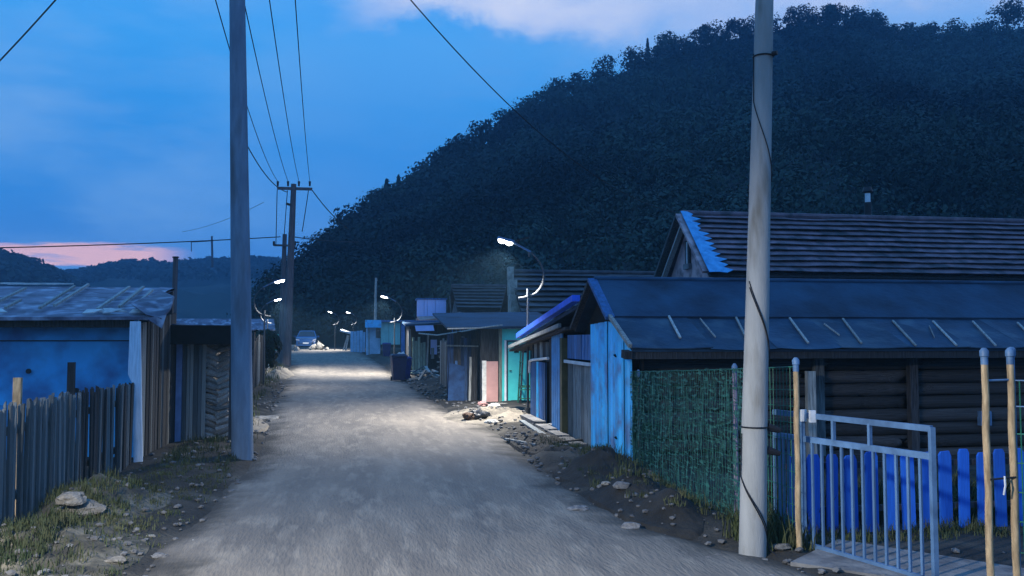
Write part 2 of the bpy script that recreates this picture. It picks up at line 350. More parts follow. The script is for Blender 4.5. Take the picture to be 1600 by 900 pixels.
ad_ = T_.nodes.new('ShaderNodeMath'); ad_.operation = 'ADD'; T_.links.new(an.outputs['Fac'], ad_.inputs[0]); T_.links.new(sm.outputs[0], ad_.inputs[1])
mr_ = T_.nodes.new('ShaderNodeMapRange'); mr_.interpolation_type = 'SMOOTHSTEP'; mr_.inputs[1].default_value = .02; mr_.inputs[2].default_value = .15; T_.links.new(ad_.outputs[0], mr_.inputs[0])
mx_ = T_.nodes.new('ShaderNodeMix'); mx_.data_type = 'RGBA'; mx_.inputs[6].default_value = (.05, .046, .04, 1); T_.links.new(src, mx_.inputs[7]); T_.links.new(mr_.outputs[0], mx_.inputs[0]); T_.links.new(mx_.outputs[2], B_.inputs['Base Color'])
me.polygons.foreach_set('use_smooth', [True] * len(f))
o = bpy.data.objects.new('dirt_road', me); COL.objects.link(o); o['kind'] = 'structure'

# ------------------------------------------------------------------ hills
def loft(name, ridge, foot, mat, n=34, back=80, rough=2.2, drop=5.5, convex=1.0, sub=5):
    def fine(P):
        Q = []
        for a, b in zip(P, P[1:]): Q += [a.lerp(b, k / sub) for k in range(sub)]
        return Q + [P[-1]]
    rg = fine(ridge); ft = fine(foot); V = []; m = len(rg)
    for a, b in zip(rg, ft):
        top = a - Vector((0, 0, drop)); hd = Vector((top.x - b.x, top.y - b.y, 0)).normalized()
        for i in range(n + 1):
            t = i / n; p = b.lerp(top, t); h = b.z + (top.z - b.z) * (t ** convex * (1 - .12 * math.sin(math.pi * t)) + 0)
            p.z = h + rough * math.sin(math.pi * t) * (nz(p.x, p.y, .03) * 1.6 + nz(p.x, p.y, .09, 3) * .8); V.append(p)
        for k, q in ((.35, .96), (.7, .75), (1, .35)):
            p = top + hd * back * k; p.z = b.z + (top.z - b.z) * q; V.append(p)
    c = n + 4; F = [(j * c + i, (j + 1) * c + i, (j + 1) * c + i + 1, j * c + i + 1) for j in range(m - 1) for i in range(c - 1)]
    me = bpy.data.meshes.new(name); me.from_pydata([tuple(p) for p in V], [], F); me.materials.append(mat); me.polygons.foreach_set('use_smooth', [True] * len(F))
    o = bpy.data.objects.new(name, me); COL.objects.link(o); o['kind'] = 'structure'
    return V, c, m, n, rg
hill_soil = M('hill ground', (.02, .026, .02), (.012, .016, .013), rough=.95, scale=.1, bump=.3, rnd=0)
RIDGE = [(430, 490, 100), (462, 412, 110), (500, 387, 122), (530, 352, 135), (560, 326, 150), (600, 292, 165), (640, 278, 176), (680, 250, 186), (720, 216, 196), (800, 168, 215), (850, 138, 226), (950, 90, 240), (1050, 50, 250), (1170, 26, 256), (1290, 8, 256), (1345, 13, 252), (1390, 32, 246), (1430, 42, 240), (1500, 36, 232), (1560, 34, 226), (1600, 36, 222), (1800, 60, 205), (2200, 130, 180)]
ridge = [at(a, b, Y) for a, b, Y in RIDGE]
foot = []
for (a, b, Y), p in zip(RIDGE, ridge):
    yf = lerp([(430, 92), (520, 88), (600, 84), (700, 74), (900, 56), (1200, 46), (2200, 34)], a)
    q = at(a, 528, yf); foot.append(Vector((q.x, q.y, .7 if a < 800 else .1)))
HV, HC, HM, HN, HR = loft('wooded_hillside', ridge, foot, hill_soil, drop=6.0)

def leafquads(cen, size, nrm=None):
    """one quad per centre, randomly turned; numpy"""
    n = len(cen); a = rng.normal(size=(n, 3)); a /= np.linalg.norm(a, axis=1)[:, None]
    if nrm is not None: a = a * .5 + nrm; a /= np.linalg.norm(a, axis=1)[:, None]
    b = rng.normal(size=(n, 3)); u = np.cross(a, b); u /= np.linalg.norm(u, axis=1)[:, None] + 1e-9; w = np.cross(a, u)
    s = np.asarray(size).reshape(-1, 1) * (.6 + .8 * rng.random((n, 1))); s2 = s * (.5 + .5 * rng.random((n, 1)))
    return np.stack([cen - u * s, cen - w * s2, cen + u * s, cen + w * s2], 1).reshape(-1, 3)
def mesh_quads(name, V, mat):
    n = len(V) // 4; me = bpy.data.meshes.new(name); me.vertices.add(len(V)); me.vertices.foreach_set('co', V.astype(np.float32).ravel())
    me.loops.add(4 * n); me.loops.foreach_set('vertex_index', np.arange(4 * n, dtype=np.int32)); me.polygons.add(n)
    me.polygons.foreach_set('loop_start', np.arange(0, 4 * n, 4, dtype=np.int32)); me.polygons.foreach_set('loop_total', np.full(n, 4, np.int32))
    me.materials.append(mat); me.update(); me.validate(); return me
def crown(base, h, w, n, q, conifer=False, low=.15):
    """leaf quads of one crown standing at base"""
    if conifer:
        t = rng.random(n) ** .7; r = (1 - t) * w / 2 * (.55 + .5 * rng.random(n)) * (.8 + .3 * np.sin(t * 26)); a = rng.random(n) * 6.283
        d = np.stack([np.cos(a), np.sin(a), np.full(n, .5)], 1); c = np.stack([np.cos(a) * r, np.sin(a) * r, h * (.08 + .92 * t)], 1)
    else:
        k = max(3, int(4 + w / 2)); lob = rng.normal(size=(k, 3)); lob /= np.linalg.norm(lob, axis=1)[:, None]
        lc = lob * np.array([w * .27, w * .27, h * .24]) + np.array([0, 0, h * .6]); lr = (.26 + .14 * rng.random(k))
        i = rng.integers(0, k, n); d = rng.normal(size=(n, 3)); d /= np.linalg.norm(d, axis=1)[:, None]; d[:, 2] = np.where(d[:, 2] < -.5, -d[:, 2], d[:, 2])
        c = lc[i] + d * (lr[i] * (.7 + .35 * rng.random(n)))[:, None] * np.array([w, w, h * .9]); c[:, 2] = np.maximum(c[:, 2], h * low * rng.random(n))
    return leafquads(c + np.asarray(base), q, d)
blocks = []
def hillpt(u, t):
    x = u * (HM - 1); j = min(int(x), HM - 2); fx = x - j; y = t * HN; i = min(int(y), HN - 1); fy = y - i
    g = lambda J, I: HV[J * HC + I]
    return g(j, i).lerp(g(j + 1, i), fx).lerp(g(j, i + 1).lerp(g(j + 1, i + 1), fx), fy)
nt_ = 0
cand = []
while nt_ < 3300:
    u = random.random() * .97; t = random.random() ** .85
    p = hillpt(u, t); dist = p.length
    if random.random() > (dist / 260) ** 1.2 + .12: continue
    hgt = random.uniform(4.2, 7.6); w = hgt * random.uniform(.75, 1.15); con = nz(p.x, p.y, .02, 8) > .22 and random.random() < .5
    if con: w = hgt * .45; hgt *= 1.1
    n = int(200 if dist > 140 else 300 if dist > 105 else 520)
    blocks.append(crown((p.x, p.y, p.z - .4), hgt, w, n, .32 if dist > 140 else .24 if dist > 105 else .16, con)); nt_ += 1
me = mesh_quads('forest', np.concatenate(blocks), fol_hill); o = bpy.data.objects.new('forest', me); COL.objects.link(o)
prop(o, 'dark dense wood covering the steep hillside behind the houses', None, None, 'stuff')
def tree(name, label, base, h, w, n, q, con=False, group=None, mat=None, trunk=True):
    r = thing(name, label, 'tree', base, group); b = Vector(base)
    MB().tube([b - Vector((0, 0, .3)), b + Vector((.03 * h, 0, h * .35)), b + Vector((0, 0, h * .8))], [h * .03, h * .022, h * .006], 6).build('trunk', bark, r, True)
    br = MB()
    for k in range(5):
        a = k * 1.3; z0 = h * (.3 + .08 * k); br.tube([b + Vector((0, 0, z0)), b + Vector((math.cos(a) * w * .3, math.sin(a) * w * .3, z0 + h * .18))], [h * .012, h * .004], 5)
    br.build('limbs', bark, r)
    V = crown((0, 0, 0), h, w, n, q, con); me = mesh_quads('crown', V, mat or fol_hill); c_ = bpy.data.objects.new('crown', me); COL.objects.link(c_); c_.parent = r; WL[c_] = b
    return r
# trees on the skyline that can be told apart
sk = [at(a, b, Y) for a, b, Y in RIDGE]
def skypt(px):
    t = [(r[0], i) for i, r in enumerate(RIDGE)]; x = lerp(t, px); i = int(x); return sk[i].lerp(sk[min(i + 1, len(sk) - 1)], x - i)
for k, px in enumerate([478, 497, 538, 560, 578, 655, 690, 722, 748, 778, 808, 838, 868, 905, 948, 985, 1035, 1095, 1235, 1262, 1300, 1335, 1372, 1420, 1450, 1490]):
    p = skypt(px) - Vector((0, 0, 5.6)); h = random.uniform(5.6, 6.6) * (.75 if px < 600 else 1)
    tree('crest_tree', 'rounded leafy tree in the row along the hill skyline', p, h, h * random.uniform(.8, 1.15), 260, .32, False, 'trees along the hill crest')
for px, lab in ((604, 'left pointed conifer of the pair on the lower hill skyline'), (622, 'right pointed conifer of the pair on the lower hill skyline')):
    tree('conifer', lab, skypt(px) - Vector((0, 0, 6.2)), 7.4, 3.6, 260, .36, True)
tree('tall_tree', 'tallest tree with an open spreading crown at the right end of the hill crest', skypt(1572) - Vector((0, 0, 6)), 12.5, 10, 1500, .34)
# far hills to the left
far1 = [at(a, b, 620) for a, b in ((-420, 400), (-200, 392), (60, 428), (100, 431), (130, 428), (170, 418), (210, 412), (270, 416), (320, 411), (400, 408), (450, 411), (500, 420), (600, 440), (760, 500))]
loft('far_hills', far1, [Vector((p.x * .6, 300, .7)) for p in far1], fol_far, n=20, rough=6, drop=0, sub=8)
far2 = [at(a, b, 420) for a, b in ((-700, 420), (-300, 398), (-60, 402), (0, 404), (30, 410), (55, 420), (85, 432), (110, 446), (150, 470))]
loft('near_left_hill', far2, [Vector((p.x * .6, 200, .7)) for p in far2], fol_far, n=20, rough=5, drop=0, sub=8)
bl = []
for P, n_, yy in ((far1, 1300, 620), (far2, 700, 420)):
    for k in range(n_):
        i = random.randrange(len(P) - 1); p = P[i].lerp(P[i + 1], random.random()); t = 1 - random.random() ** 2 * .35
        y0 = 300 if yy == 620 else 200; q = Vector((p.x * .6, y0, .7)).lerp(p, t)
        bl.append(crown((q.x, q.y, q.z - 2.5), random.uniform(4, 6.5), random.uniform(5, 9), 22, 1.3))
o = bpy.data.objects.new('far_forest', mesh_quads('far_forest', np.concatenate(bl), fol_far)); COL.objects.link(o)
prop(o, 'distant tree cover on the low hills to the left', None, None, 'stuff')
# air
hz = bx((-620, -70, -4), (620, 720, 150)).build('haze', M('unused', (1, 1, 1)), None); hz['kind'] = 'stuff'; hz['label'] = 'thin blue evening haze over the village and hill'
hm = bpy.data.materials.new('evening air'); hm.use_nodes = True; hm.node_tree.nodes.clear()
pv = hm.node_tree.nodes.new('ShaderNodeVolumePrincipled'); pv.inputs['Color'].default_value = (.3, .65, 1, 1); pv.inputs['Density'].default_value = .0007
ho = hm.node_tree.nodes.new('ShaderNodeOutputMaterial'); hm.node_tree.links.new(pv.outputs[0], ho.inputs['Volume'])
hz.data.materials.clear(); hz.data.materials.append(hm)
# ------------------------------------------------------------------ street lamps
def lamp(loc, s, label, hook=False, sc=1.0, power=1.0, light=True, spot=140):
    r = thing('street_lamp', label, 'street lamp', loc, 'solar street lamps along the road'); b = Vector(loc)
    P = lambda x, z, y=0: b + Vector((-s * x * sc, y, z * sc))     # x measured away from the road
    MB().tube([P(0, -.25), P(0, 2.62)], .027, 10).build('pole', lamp_metal, r, True)
    MB().tube([P(0, 0), P(0, .12)], .07, 10).build('base_plate', lamp_metal, r, True)
    MB().tube([P(-.2, 2.42), P(-.1, 2.43), P(0, 2.46), P(.1, 2.49), P(.18, 2.53)], .022, 8).build('bracket', lamp_metal, r, True)
    arc = [(.18, 2.53), (.265, 2.62), (.325, 2.74), (.35, 2.88), (.335, 3.02), (.28, 3.15), (.2, 3.26), (.12, 3.34), (.04, 3.41)]
    MB().tube([P(*q) for q in arc], [.026, .027, .027, .025, .02, .016, .015, .015, .015], 8).build('curved_arm', lamp_metal, r, True)
    MB().beam(P(.06, 3.4), P(-.32, 3.6), .05, .035).build('lamp_arm', gate_metal, r)
    pn = MB(); pn.slab([P(-.3, 3.63, -.15), P(.02, 3.715, -.15), P(.02, 3.715, .15), P(-.3, 3.63, .15)], .02); pn.beam(P(-.22, 3.57), P(-.17, 3.66), .03, .03)
    pn.build('solar_panel', dark_metal, r)
    MB().tube([P(.03, 3.3), P(.03, 3.39)], .018, 6).build('sensor', lamp_metal, r, True)
    hd = MB().beam(P(-.3, 3.6), P(-.64, 3.69), .17, .06, w2=.15, h2=.045).build('lamp_head', gate_metal, r)
    for k in (0, 1):
        MB().tube([P(-.40 - .15 * k, 3.60 + .04 * k), P(-.403 - .15 * k, 3.565 + .04 * k), P(-.408 - .15 * k, 3.535 + .04 * k)], [.085, .078, .04], 12).build('lens', led, hd, True)
    # the lens glows on the side of the housing as well (drop lens)
    if light:
        ld = bpy.data.lights.new('street_lamp_light', 'SPOT'); ld.energy = LAMP_W * power; ld.color = (1, .95, .87); ld.spot_size = R(spot); ld.spot_blend = .5; ld.shadow_soft_size = .12
        lo = bpy.data.objects.new('street_lamp_light', ld); COL.objects.link(lo); lo.location = P(-.48, 3.46); lo.rotation_euler = (0, R(-16) * s, 0)
    return r
lamp((3.52, 18.56, gz(3.52, 18.56)), -1, 'nearest lit street lamp, its white post between the green door and the blue shed')
lamp((1.66, 42, 0), -1, 'lit street lamp rising behind the dark wheelie bin')
lamp((-1.75, 70, .72), -1, 'small far lit street lamp above the white rubble beside the car', sc=.82, power=.45)
lamp((-.4, 72, .75), -1, 'small far lit street lamp over the white boards and leaning planks', sc=.82, power=.45)
lamp((-3.1, 31, 0), 1, 'lit street lamp at left, the higher and nearer of two beside the timber pole', power=.2)
lamp((-4.45, 46, 0), 1, 'lower lit street lamp at left, its white post beside the timber power pole')
lamp((-3.4, 2.6, 0), 1, 'added unseen street lamp on the left kerb, lighting the near road', power=1.1, spot=160)  # added lamp, out of view, to light the near road and right pole

# ------------------------------------------------------------------ power poles and wires
def pole(name, label, cat, a, b, r0, r1, mat, n=16):
    t = thing(name, label, cat, a); a = Vector(a); b = Vector(b)
    MB().tube([a.lerp(b, k / 6) - Vector((0, 0, .3 if k == 0 else 0)) for k in range(7)], [r0 + (r1 - r0) * k / 6 for k in range(7)], n).build('shaft', mat, t, True)
    return t
lp_top = Vector((-1.84, 12.98, 10.1))
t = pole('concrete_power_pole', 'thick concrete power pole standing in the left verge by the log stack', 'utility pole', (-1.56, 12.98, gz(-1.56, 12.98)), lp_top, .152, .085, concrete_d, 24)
MB().beam((-3.2, 12.9, 9.85), (-.9, 12.9, 9.85), .07, .07).build('crossarm', dark_metal, t)
ins = []
for x in (-3.0, -2.4, -1.8, -1.2): MB().tube([(x, 12.9, 9.88), (x, 12.9, 10.02)], [.03, .045], 8).build('insulator', grey_wall, t, True)
rp0 = Vector((3.05, 6.7, gz(3.05, 6.7))); rp1 = Vector((3.29, 6.72, 5.6))
t = pole('concrete_post', 'pale leaning concrete pole wrapped with black cable in front of the green net fence', 'utility pole', rp0, rp1, .108, .062, concrete, 28)
ax_ = (rp1 - rp0)
def onpole(z, ang, ex=.006):
    k = (z - rp0.z) / ax_.z; c_ = rp0 + ax_ * k; rr = .108 + (.062 - .108) * k + ex
    return c_ + Vector((math.sin(ang) * rr, -math.cos(ang) * rr, 0))
for z0, z1, a0, a1, q in ((.12, .62, 1.2, -1.5, 0), (.14, .60, 1.35, -1.4, .02), (.62, .95, -1.5, -1.55, 0), (1.55, 2.15, 1.25, -1.2, 0), (1.5, 2.1, 1.4, -1.15, .02), (2.95, 3.6, 1.3, -1.35, 0), (3.6, 4.0, -1.35, -1.6, 0)):
    MB().tube([onpole(z0 + (z1 - z0) * i / 14, a0 + (a1 - a0) * i / 14 + q) for i in range(15)], .0042, 6).build('wrapped_cable', cable, t, True)
MB().tube([onpole(.12, 1.2), onpole(.05, 1.3, .03), rp0 + Vector((.16, -.1, .01))], .0042, 6).build('wrapped_cable', cable, t, True)
for z in (3.98, 1.0): MB().tube([onpole(z, 6.2832 * i / 24, .004) for i in range(25)], .007, 6).build('clamp_band', dark_metal, t, True)
MB().tube([onpole(3.98, .4, .02), onpole(3.98, .5, .06)], .02, 8).build('clamp_bolt', dark_metal, t, True)
for z in (1.0, .82): MB().tube([onpole(z, 1.2, 0), onpole(z - .03, 1.35, .1)], [.035, .02], 8).build('cable_hook', cable, t, True)
# timber T pole far down the left side
tp0 = Vector((-4.0, 52.3, 0)); tp1 = Vector((-3.72, 52.3, 10.5))
t = pole('timber_power_pole', 'tall timber power pole with a crossarm on the left side far down the road', 'utility pole', tp0, tp1, .26, .15, pole_wood, 14)
ca = at(433, 294, 52.2); cb = at(488, 295.5, 52.2)
MB().beam(ca, cb, .13, .16).build('crossarm', pole_wood, t)
INS = []
for px in (434, 450, 467, 484):
    p = at(px, 291, 52.2); MB().tube([p, p + Vector((0, 0, .28))], [.05, .07], 8).build('insulator', dark_metal, t, True); INS.append(p + Vector((0, 0, .28)))
MB().beam(at(447, 318, 52.15), at(453, 320, 52.15), .2, .12).build('pole_box', dark_metal, t)
sp0 = Vector((-4.62, 56, .3)); sp1 = at(445, 366, 56)
t = pole('short_power_pole', 'shorter timber pole with a small crossarm just behind the tall timber power pole', 'utility pole', sp0, sp1, .17, .13, pole_wood, 12)
MB().beam(at(427, 383, 55.8), at(462, 384, 55.8), .1, .12).build('crossarm', pole_wood, t)
for px in (428, 461): MB().tube([at(px, 383, 55.8), at(px, 377, 55.8)], .07, 8).build('insulator', dark_metal, t, True)
t = pole('far_power_pole', 'tiny far power pole with wires on the dark hill left of the concrete power pole', 'utility pole', at(332, 416, 250), at(331, 369, 250), .32, .25, pole_wood, 8)
MB().beam(at(298, 378, 250), at(333, 376, 250), .3, .3).build('crossarm', pole_wood, t); MB().beam(at(299, 377, 250), at(299, 393, 250), .2, .2).build('hanging_bracket', pole_wood, t)
t = pole('chimney_pipe', 'slim upright pole standing behind the corner of the tarp roofed shed', 'pole', (-4.86, 25, 0), at(274.5, 402, 25), .075, .065, pole_wood, 10)
MB().tube([at(274.5, 403, 25), at(274.5, 401, 25)], .085, 10).build('cap', dark_metal, t)
t = pole('timber_post', 'thin crooked pale pole rising behind the blue fronted building', 'pole', (1.30, 72, .7), at(587.5, 434, 72), .13, .09, wood_pale, 8)
MB().beam(at(586, 441, 72), at(590, 437, 72), .12, .12).build('pole_head', wood_pale, t)

def wire(label, a, b, sag, r=.013, n=28):
    a = Vector(a); b = Vector(b); pts = [a.lerp(b, i / n) - Vector((0, 0, 4 * sag * (i / n) * (1 - i / n))) for i in range(n + 1)]
    m = a.lerp(b, .5); o = MB().tube(pts, r, 5).build('overhead_wire', cable, None, True, loc=m)
    return prop(o, label, 'wire', 'overhead wires')
names = ['leftmost', 'second from left', 'third from left', 'rightmost']
for k, (p, x, sg) in enumerate(zip(INS, (-3.0, -2.4, -1.8, -1.2), (.9, .6, .6, .6))):
    wire('%s of the four line wires at the tall timber pole crossarm' % names[k], p, (x, 12.9, 10.02), sg, .014)
wire('single wire crossing the upper left corner of the sky', lp_top + Vector((0, 0, -.3)), at(-260, 330, 16), .5, .012)
wire('single wire slanting from the top of the sky down to the brick house gable', lp_top + Vector((.05, 0, -.35)), (9.3, 25.4, 5.45), 1.25, .012)
wire('long service wire running level across the left sky above the far hills', at(-320, 392, 40), at(438, 370, 55.9), .15, .03)
wire('short level wire from the timber pole into the dark hillside', at(452, 369, 52.1), at(560, 378, 66), .1, .03)
wire('guy wire slanting down right from the crossarm of the tall timber pole', at(487, 296, 52.2), at(545, 358, 60), .2, .03)
wire('drop wire hanging from the right end of the timber pole crossarm', at(482, 297, 52.1), at(472, 362, 52.0), .05, .025)
wire('drop wire hanging from the left end of the timber pole crossarm', at(433, 297, 52.1), at(431, 384, 55.6), .05, .025)
wire('drop wire hanging beside the shaft of the tall timber pole', at(449, 298, 52.1), at(444, 366, 55.8), .05, .025)
wire('slack tail wire running from behind the concrete pole to the timber crossarm', at(380, 215, 40), at(448, 300, 52.0), .45, .025)
wire('faint thin wire climbing the sky left of the concrete pole', at(285, 362, 90), at(412, 316, 60), .3, .015)

# ------------------------------------------------------------------ left picket fence
def picket_mesh(mat, k, pointed):
    rs = random.Random(k); m = MB(); w = .5; n = 4; vs = []
    for i in range(n + 1):
        z = i / n * (.94 if pointed else 1); o = rs.uniform(-.05, .05)
        for x, y in ((-w + o, -.5), (w + o, -.5), (w + o, .5), (-w + o, .5)): vs.append((x * (1 if i < n else rs.uniform(.7, 1)), y, z + (rs.uniform(-.02, .02) if i == n else 0)))
    fs = [(0, 3, 2, 1)]
    for i in range(n):
        for q in range(4): fs.append((i * 4 + q, i * 4 + (q + 1) % 4, i * 4 + 4 + (q + 1) % 4, i * 4 + 4 + q))
    if pointed: 
        vs += [(0, -.5, 1), (0, .5, 1)]; a = n * 4; c_ = len(vs) - 2
        fs += [(a, a + 1, c_), (a + 2, a + 3, c_ + 1), (a + 1, a + 2, c_ + 1, c_), (a + 3, a, c_, c_ + 1)]
    else: fs.append(tuple(n * 4 + q for q in range(4)))
    m.add(vs, fs); return meshof(m, 'picket', mat)
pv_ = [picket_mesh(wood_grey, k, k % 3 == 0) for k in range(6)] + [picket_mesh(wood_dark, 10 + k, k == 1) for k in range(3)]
t = thing('picket_fence', 'weathered grey picket fence of close upright slats along the left verge', 'fence', (-2.88, 9, 0))
y = 5.4
while y < 12.35:
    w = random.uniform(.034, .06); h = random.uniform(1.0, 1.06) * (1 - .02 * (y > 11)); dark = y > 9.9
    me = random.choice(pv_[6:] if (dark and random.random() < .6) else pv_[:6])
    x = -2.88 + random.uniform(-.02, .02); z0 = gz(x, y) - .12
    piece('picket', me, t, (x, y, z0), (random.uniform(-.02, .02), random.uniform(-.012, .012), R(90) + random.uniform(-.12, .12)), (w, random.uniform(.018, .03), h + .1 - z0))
    y += w + random.uniform(.002, .009)
for z in (.35, .92): MB().beam((-2.935, 5.4, z), (-2.935, 12.4, z - .03), .04, .07).build('rail', wood_dark, t)
def stake(label, x, y, h, w, mat, tilt=0, name='wooden_post'):
    m = MB().beam((x, y, -.1), (x + tilt, y, h), w, w * .7, up=(0, 1, 0), w2=w * .95, h2=w * .65)
    return prop(m.build(name, mat, None, loc=(x, y, 0)), label, 'post')
p = at(112, 566, 10.4); stake('dark square post standing above the middle of the grey picket fence', p.x, 10.4, p.z, .075, wood_dark)
p = at(28, 590, 8.75); stake('short pale stake sticking up above the grey picket fence near the left edge', p.x, 8.75, p.z, .07, bamboo)
m = MB(); a0 = at(210, 500, 12.35); b0 = at(216, 735, 12.35)
m.slab([at(203, 502, 12.35), at(200, 585, 12.35), at(207, 600, 12.35), at(209, 732, 12.35), at(217, 738, 12.35), at(222, 722, 12.35), at(219, 502, 12.35)], .045)
prop(m.build('white_plank_post', M('pale blue white plank', (.50, .62, .74), (.36, .46, .56), scale=3, stretch=GR, bump=.2), None, loc=(-2.88, 12.35, 0)), 'broad pale plank post, nailed upright under the corner of the tarp roofed shed', 'post')

# ------------------------------------------------------------------ left shed with the tarp roof
t = thing('tarp_roof_shed', 'low shed with blue wall and a grey sheet roof held by pale battens', 'shed', (-6, 14.5, 0))
X0, X1 = -13, -2.95
for k, (a, b) in enumerate(((-13, -9.6), (-9.6, -6.2), (-6.2, -3.02))):
    for q, (z0, z1) in enumerate(((-.1, .78), (.785, 1.66), (1.665, 2.02))): bx((a + .004, 13.2 + .006 * (q == 1), z0), (b - .004, 13.26, z1)).build('wall_panel', blue_wall, t)
MB().box((-13, 13.18, 1.655), (-3.02, 13.2, 1.67)).build('wall_seam', dark_metal, t)
m = MB()
for px, py in ((45, 580), (120, 610)): q = at(px, py, 13.17); m.tube([q, q + Vector((0, -.02, 0))], .035, 10)
m.build('wall_bolt', dark_metal, t)
# roof: eave at y=12.75 z=2.0, ridge at y=16 z=2.56
def roofpt(x, k): return Vector((x, 12.7 + 3.3 * k, 1.985 + .57 * k))
xx = list(np.arange(-13, -2.6, .9)) + [-2.62]; vs = []; fs = []
for j, x in enumerate(xx):
    for i in range(7):
        p = roofpt(x - (.72 * i / 6 if x > -2.7 else 0), i / 6); p.z += .03 * nz(x * 2, i, 1.3); p.y -= .1 * abs(nz(x * 1.7, 4, 1)) * (i == 0); vs.append(p)
n = 7
for j in range(len(xx) - 1):
    for i in range(6): fs.append((j * n + i, (j + 1) * n + i, (j + 1) * n + i + 1, j * n + i + 1))
m = MB(); m.add(vs, fs); k0 = len(vs); m.add([p - Vector((0, 0, .045)) for p in vs], [tuple(reversed(q)) for q in fs])
J = len(xx) - 1
m.f += [(j * n, k0 + j * n, k0 + (j + 1) * n, (j + 1) * n) for j in range(J)] + [(j * n + 6, (j + 1) * n + 6, k0 + (j + 1) * n + 6, k0 + j * n + 6) for j in range(J)]
m.f += [(J * n + i, k0 + J * n + i, k0 + J * n + i + 1, J * n + i + 1) for i in range(6)]
rf = m.build('roof', roof_sheet, t, True)
def onroof(px, py):
    r = ray(px, py); nn = Vector((0, -.57, 3.3)); p0 = Vector((0, 12.7, 1.985)); return CAMP + r * ((p0 - CAMP).dot(nn) / r.dot(nn))
for a, b, w in (((0, 476), (40, 456), .05), ((8, 488), (32, 475), .05), ((62, 488), (116, 453), .05), ((85, 484), (138, 450), .055), ((152, 490), (202, 454), .05), ((186, 486), (224, 454), .06), ((211, 485), (238, 459), .05)):
    p = onroof(*a); q = onroof(*b); u = Vector((0, 0, .06)); MB().beam(p + u, q + u, w * .7, .035).build('batten', wood_pale, rf)
m = MB()
for k in range(15):
    x = random.uniform(-8, -2.9); p = roofpt(x, random.uniform(0, .06)) + Vector((0, 0, .04)); m.slab([p, p + Vector((random.uniform(.1, .4), .0, .01)), p + Vector((random.uniform(.1, .3), .14, .06)), p + Vector((.02, .12, .05))], .012)
for k in range(9):
    x = random.uniform(-8, -3.9); p = roofpt(x, .985) + Vector((0, 0, .05)); m.slab([p, p + Vector((random.uniform(.3, .9), 0, .01)), p + Vector((random.uniform(.3, .9), .08, .02)), p + Vector((0, .08, .02))], .02)
m.build('loose_roof_strip', sacking, rf)
tp = [at(272, 468, 13.6), at(250, 458, 14.6), at(205, 480, 12.9), at(228, 497, 12.62), at(252, 503, 12.6), at(256, 512, 12.6), at(266, 488, 12.9)]
MB().slab([p + Vector((0, -.02, .05)) for p in tp[:5] + tp[6:]], .02).build('tarp_corner', roof_sheet, t); 
MB().slab([at(228, 497, 12.55), at(253, 513, 12.55), at(260, 492, 12.62)], .015).build('hanging_tarp_flap', roof_sheet, t)
bx((-13, 12.78, 1.84), (-3.0, 12.86, 1.955)).build('eave_beam', wood_dark, t)
# plank side along the road, made of boards
pm = [meshof(MB().box((-.5, -.5, 0), (.5, .5, 1)), 'plank', mt) for mt in (wood_dark, wood_dark, wood_grey)]
y = 12.62
while y < 15.05:
    w = random.uniform(.1, .17); me = random.choice(pm[:2]) if random.random() < .75 else pm[2]
    piece('plank', me, t, (-2.9 + random.uniform(-.012, .012), y + w / 2, -.05), (0, 0, R(90) + random.uniform(-.04, .04)), (w, .026, 1.93 + .3 * (y - 12.6) / 3.3)); y += w + .012
bx((-13, 15.9, -.1), (-3.1, 16, 2.5)).build('rear_wall', wood_dark, t)

# second low barn and its wood stack
t = thing('plank_barn', 'low dark barn with overhanging black roof beside the log stack', 'barn', (-3.6, 17.5, 0))
MB().slab([(-1.95, 14.75, 1.72), (-1.95, 16.7, 1.72), (-7.5, 16.7, 2.5), (-7.5, 14.75, 2.5)][::-1], .07).build('roof', roof_felt, t)
bx((-7.5, 14.68, 1.60), (-1.93, 14.75, 1.9)).build('fascia', black, t)
MB().box((-1.97, 14.75, 1.6), (-1.9, 16.7, 1.71)).build('side_fascia', wood_dark, t)
bx((-2.87, 15.1, 0), (-2.78, 15.16, 1.62)).build('pale_strip', M('pale blue strip', (.30, .42, .72), (.22, .31, .55), bump=.1), t)
x = -2.77
while x < -2.47:
    w = random.uniform(.045, .075); piece('door_plank', random.choice([pm[2], meshof(MB().box((-.5, -.5, 0), (.5, .5, 1)), 'plank', wood_pale)]), t, (x + w / 2, 15.13 + random.uniform(-.008, .008), .02), (0, 0, 0), (w, .03, 1.6)); x += w + .006
bx((-7.5, 16.5, -.1), (-2.05, 16.6, 1.7)).build('rear_wall', wood_dark, t); bx((-7.5, 15.3, -.1), (-2.95, 15.4, 1.7)).build('front_wall', wood_dark, t)
for y in (14.85, 16.45): MB().beam((-1.98, y, -.1), (-1.98, y, 1.6), .06, .06).build('roof_post', wood_dark, t)
t = thing('firewood_stack', 'tall stack of split logs under the dark barn roof', 'log stack', (-2.25, 15.3, 0))
lm = []
for k in range(4):
    m = MB(); rs = random.Random(k); m.tube([(-.5, 0, 0), (-.15, .04, .03), (.2, -.03, -.02), (.5, 0, 0)], [rs.uniform(.42, .5) for _ in range(4)], 7); lm.append(meshof(m, 'log', wood_cut))
for col, (cx, sgn) in enumerate(((-2.36, 1), (-2.16, -1))):
    z = .1
    while z < 1.6:
        h = random.uniform(.075, .12)
        for q in range(2 if z < 1.5 else 1):
            piece('log', random.choice(lm), t, (cx + random.uniform(-.015, .015), 15.3 + .2 * q + random.uniform(-.03, .03), z), (random.uniform(0, 6), sgn * (.38 + random.uniform(-.15, .15)), random.uniform(-.15, .15)), (random.uniform(.2, .25), h, h))
        z += h * .92
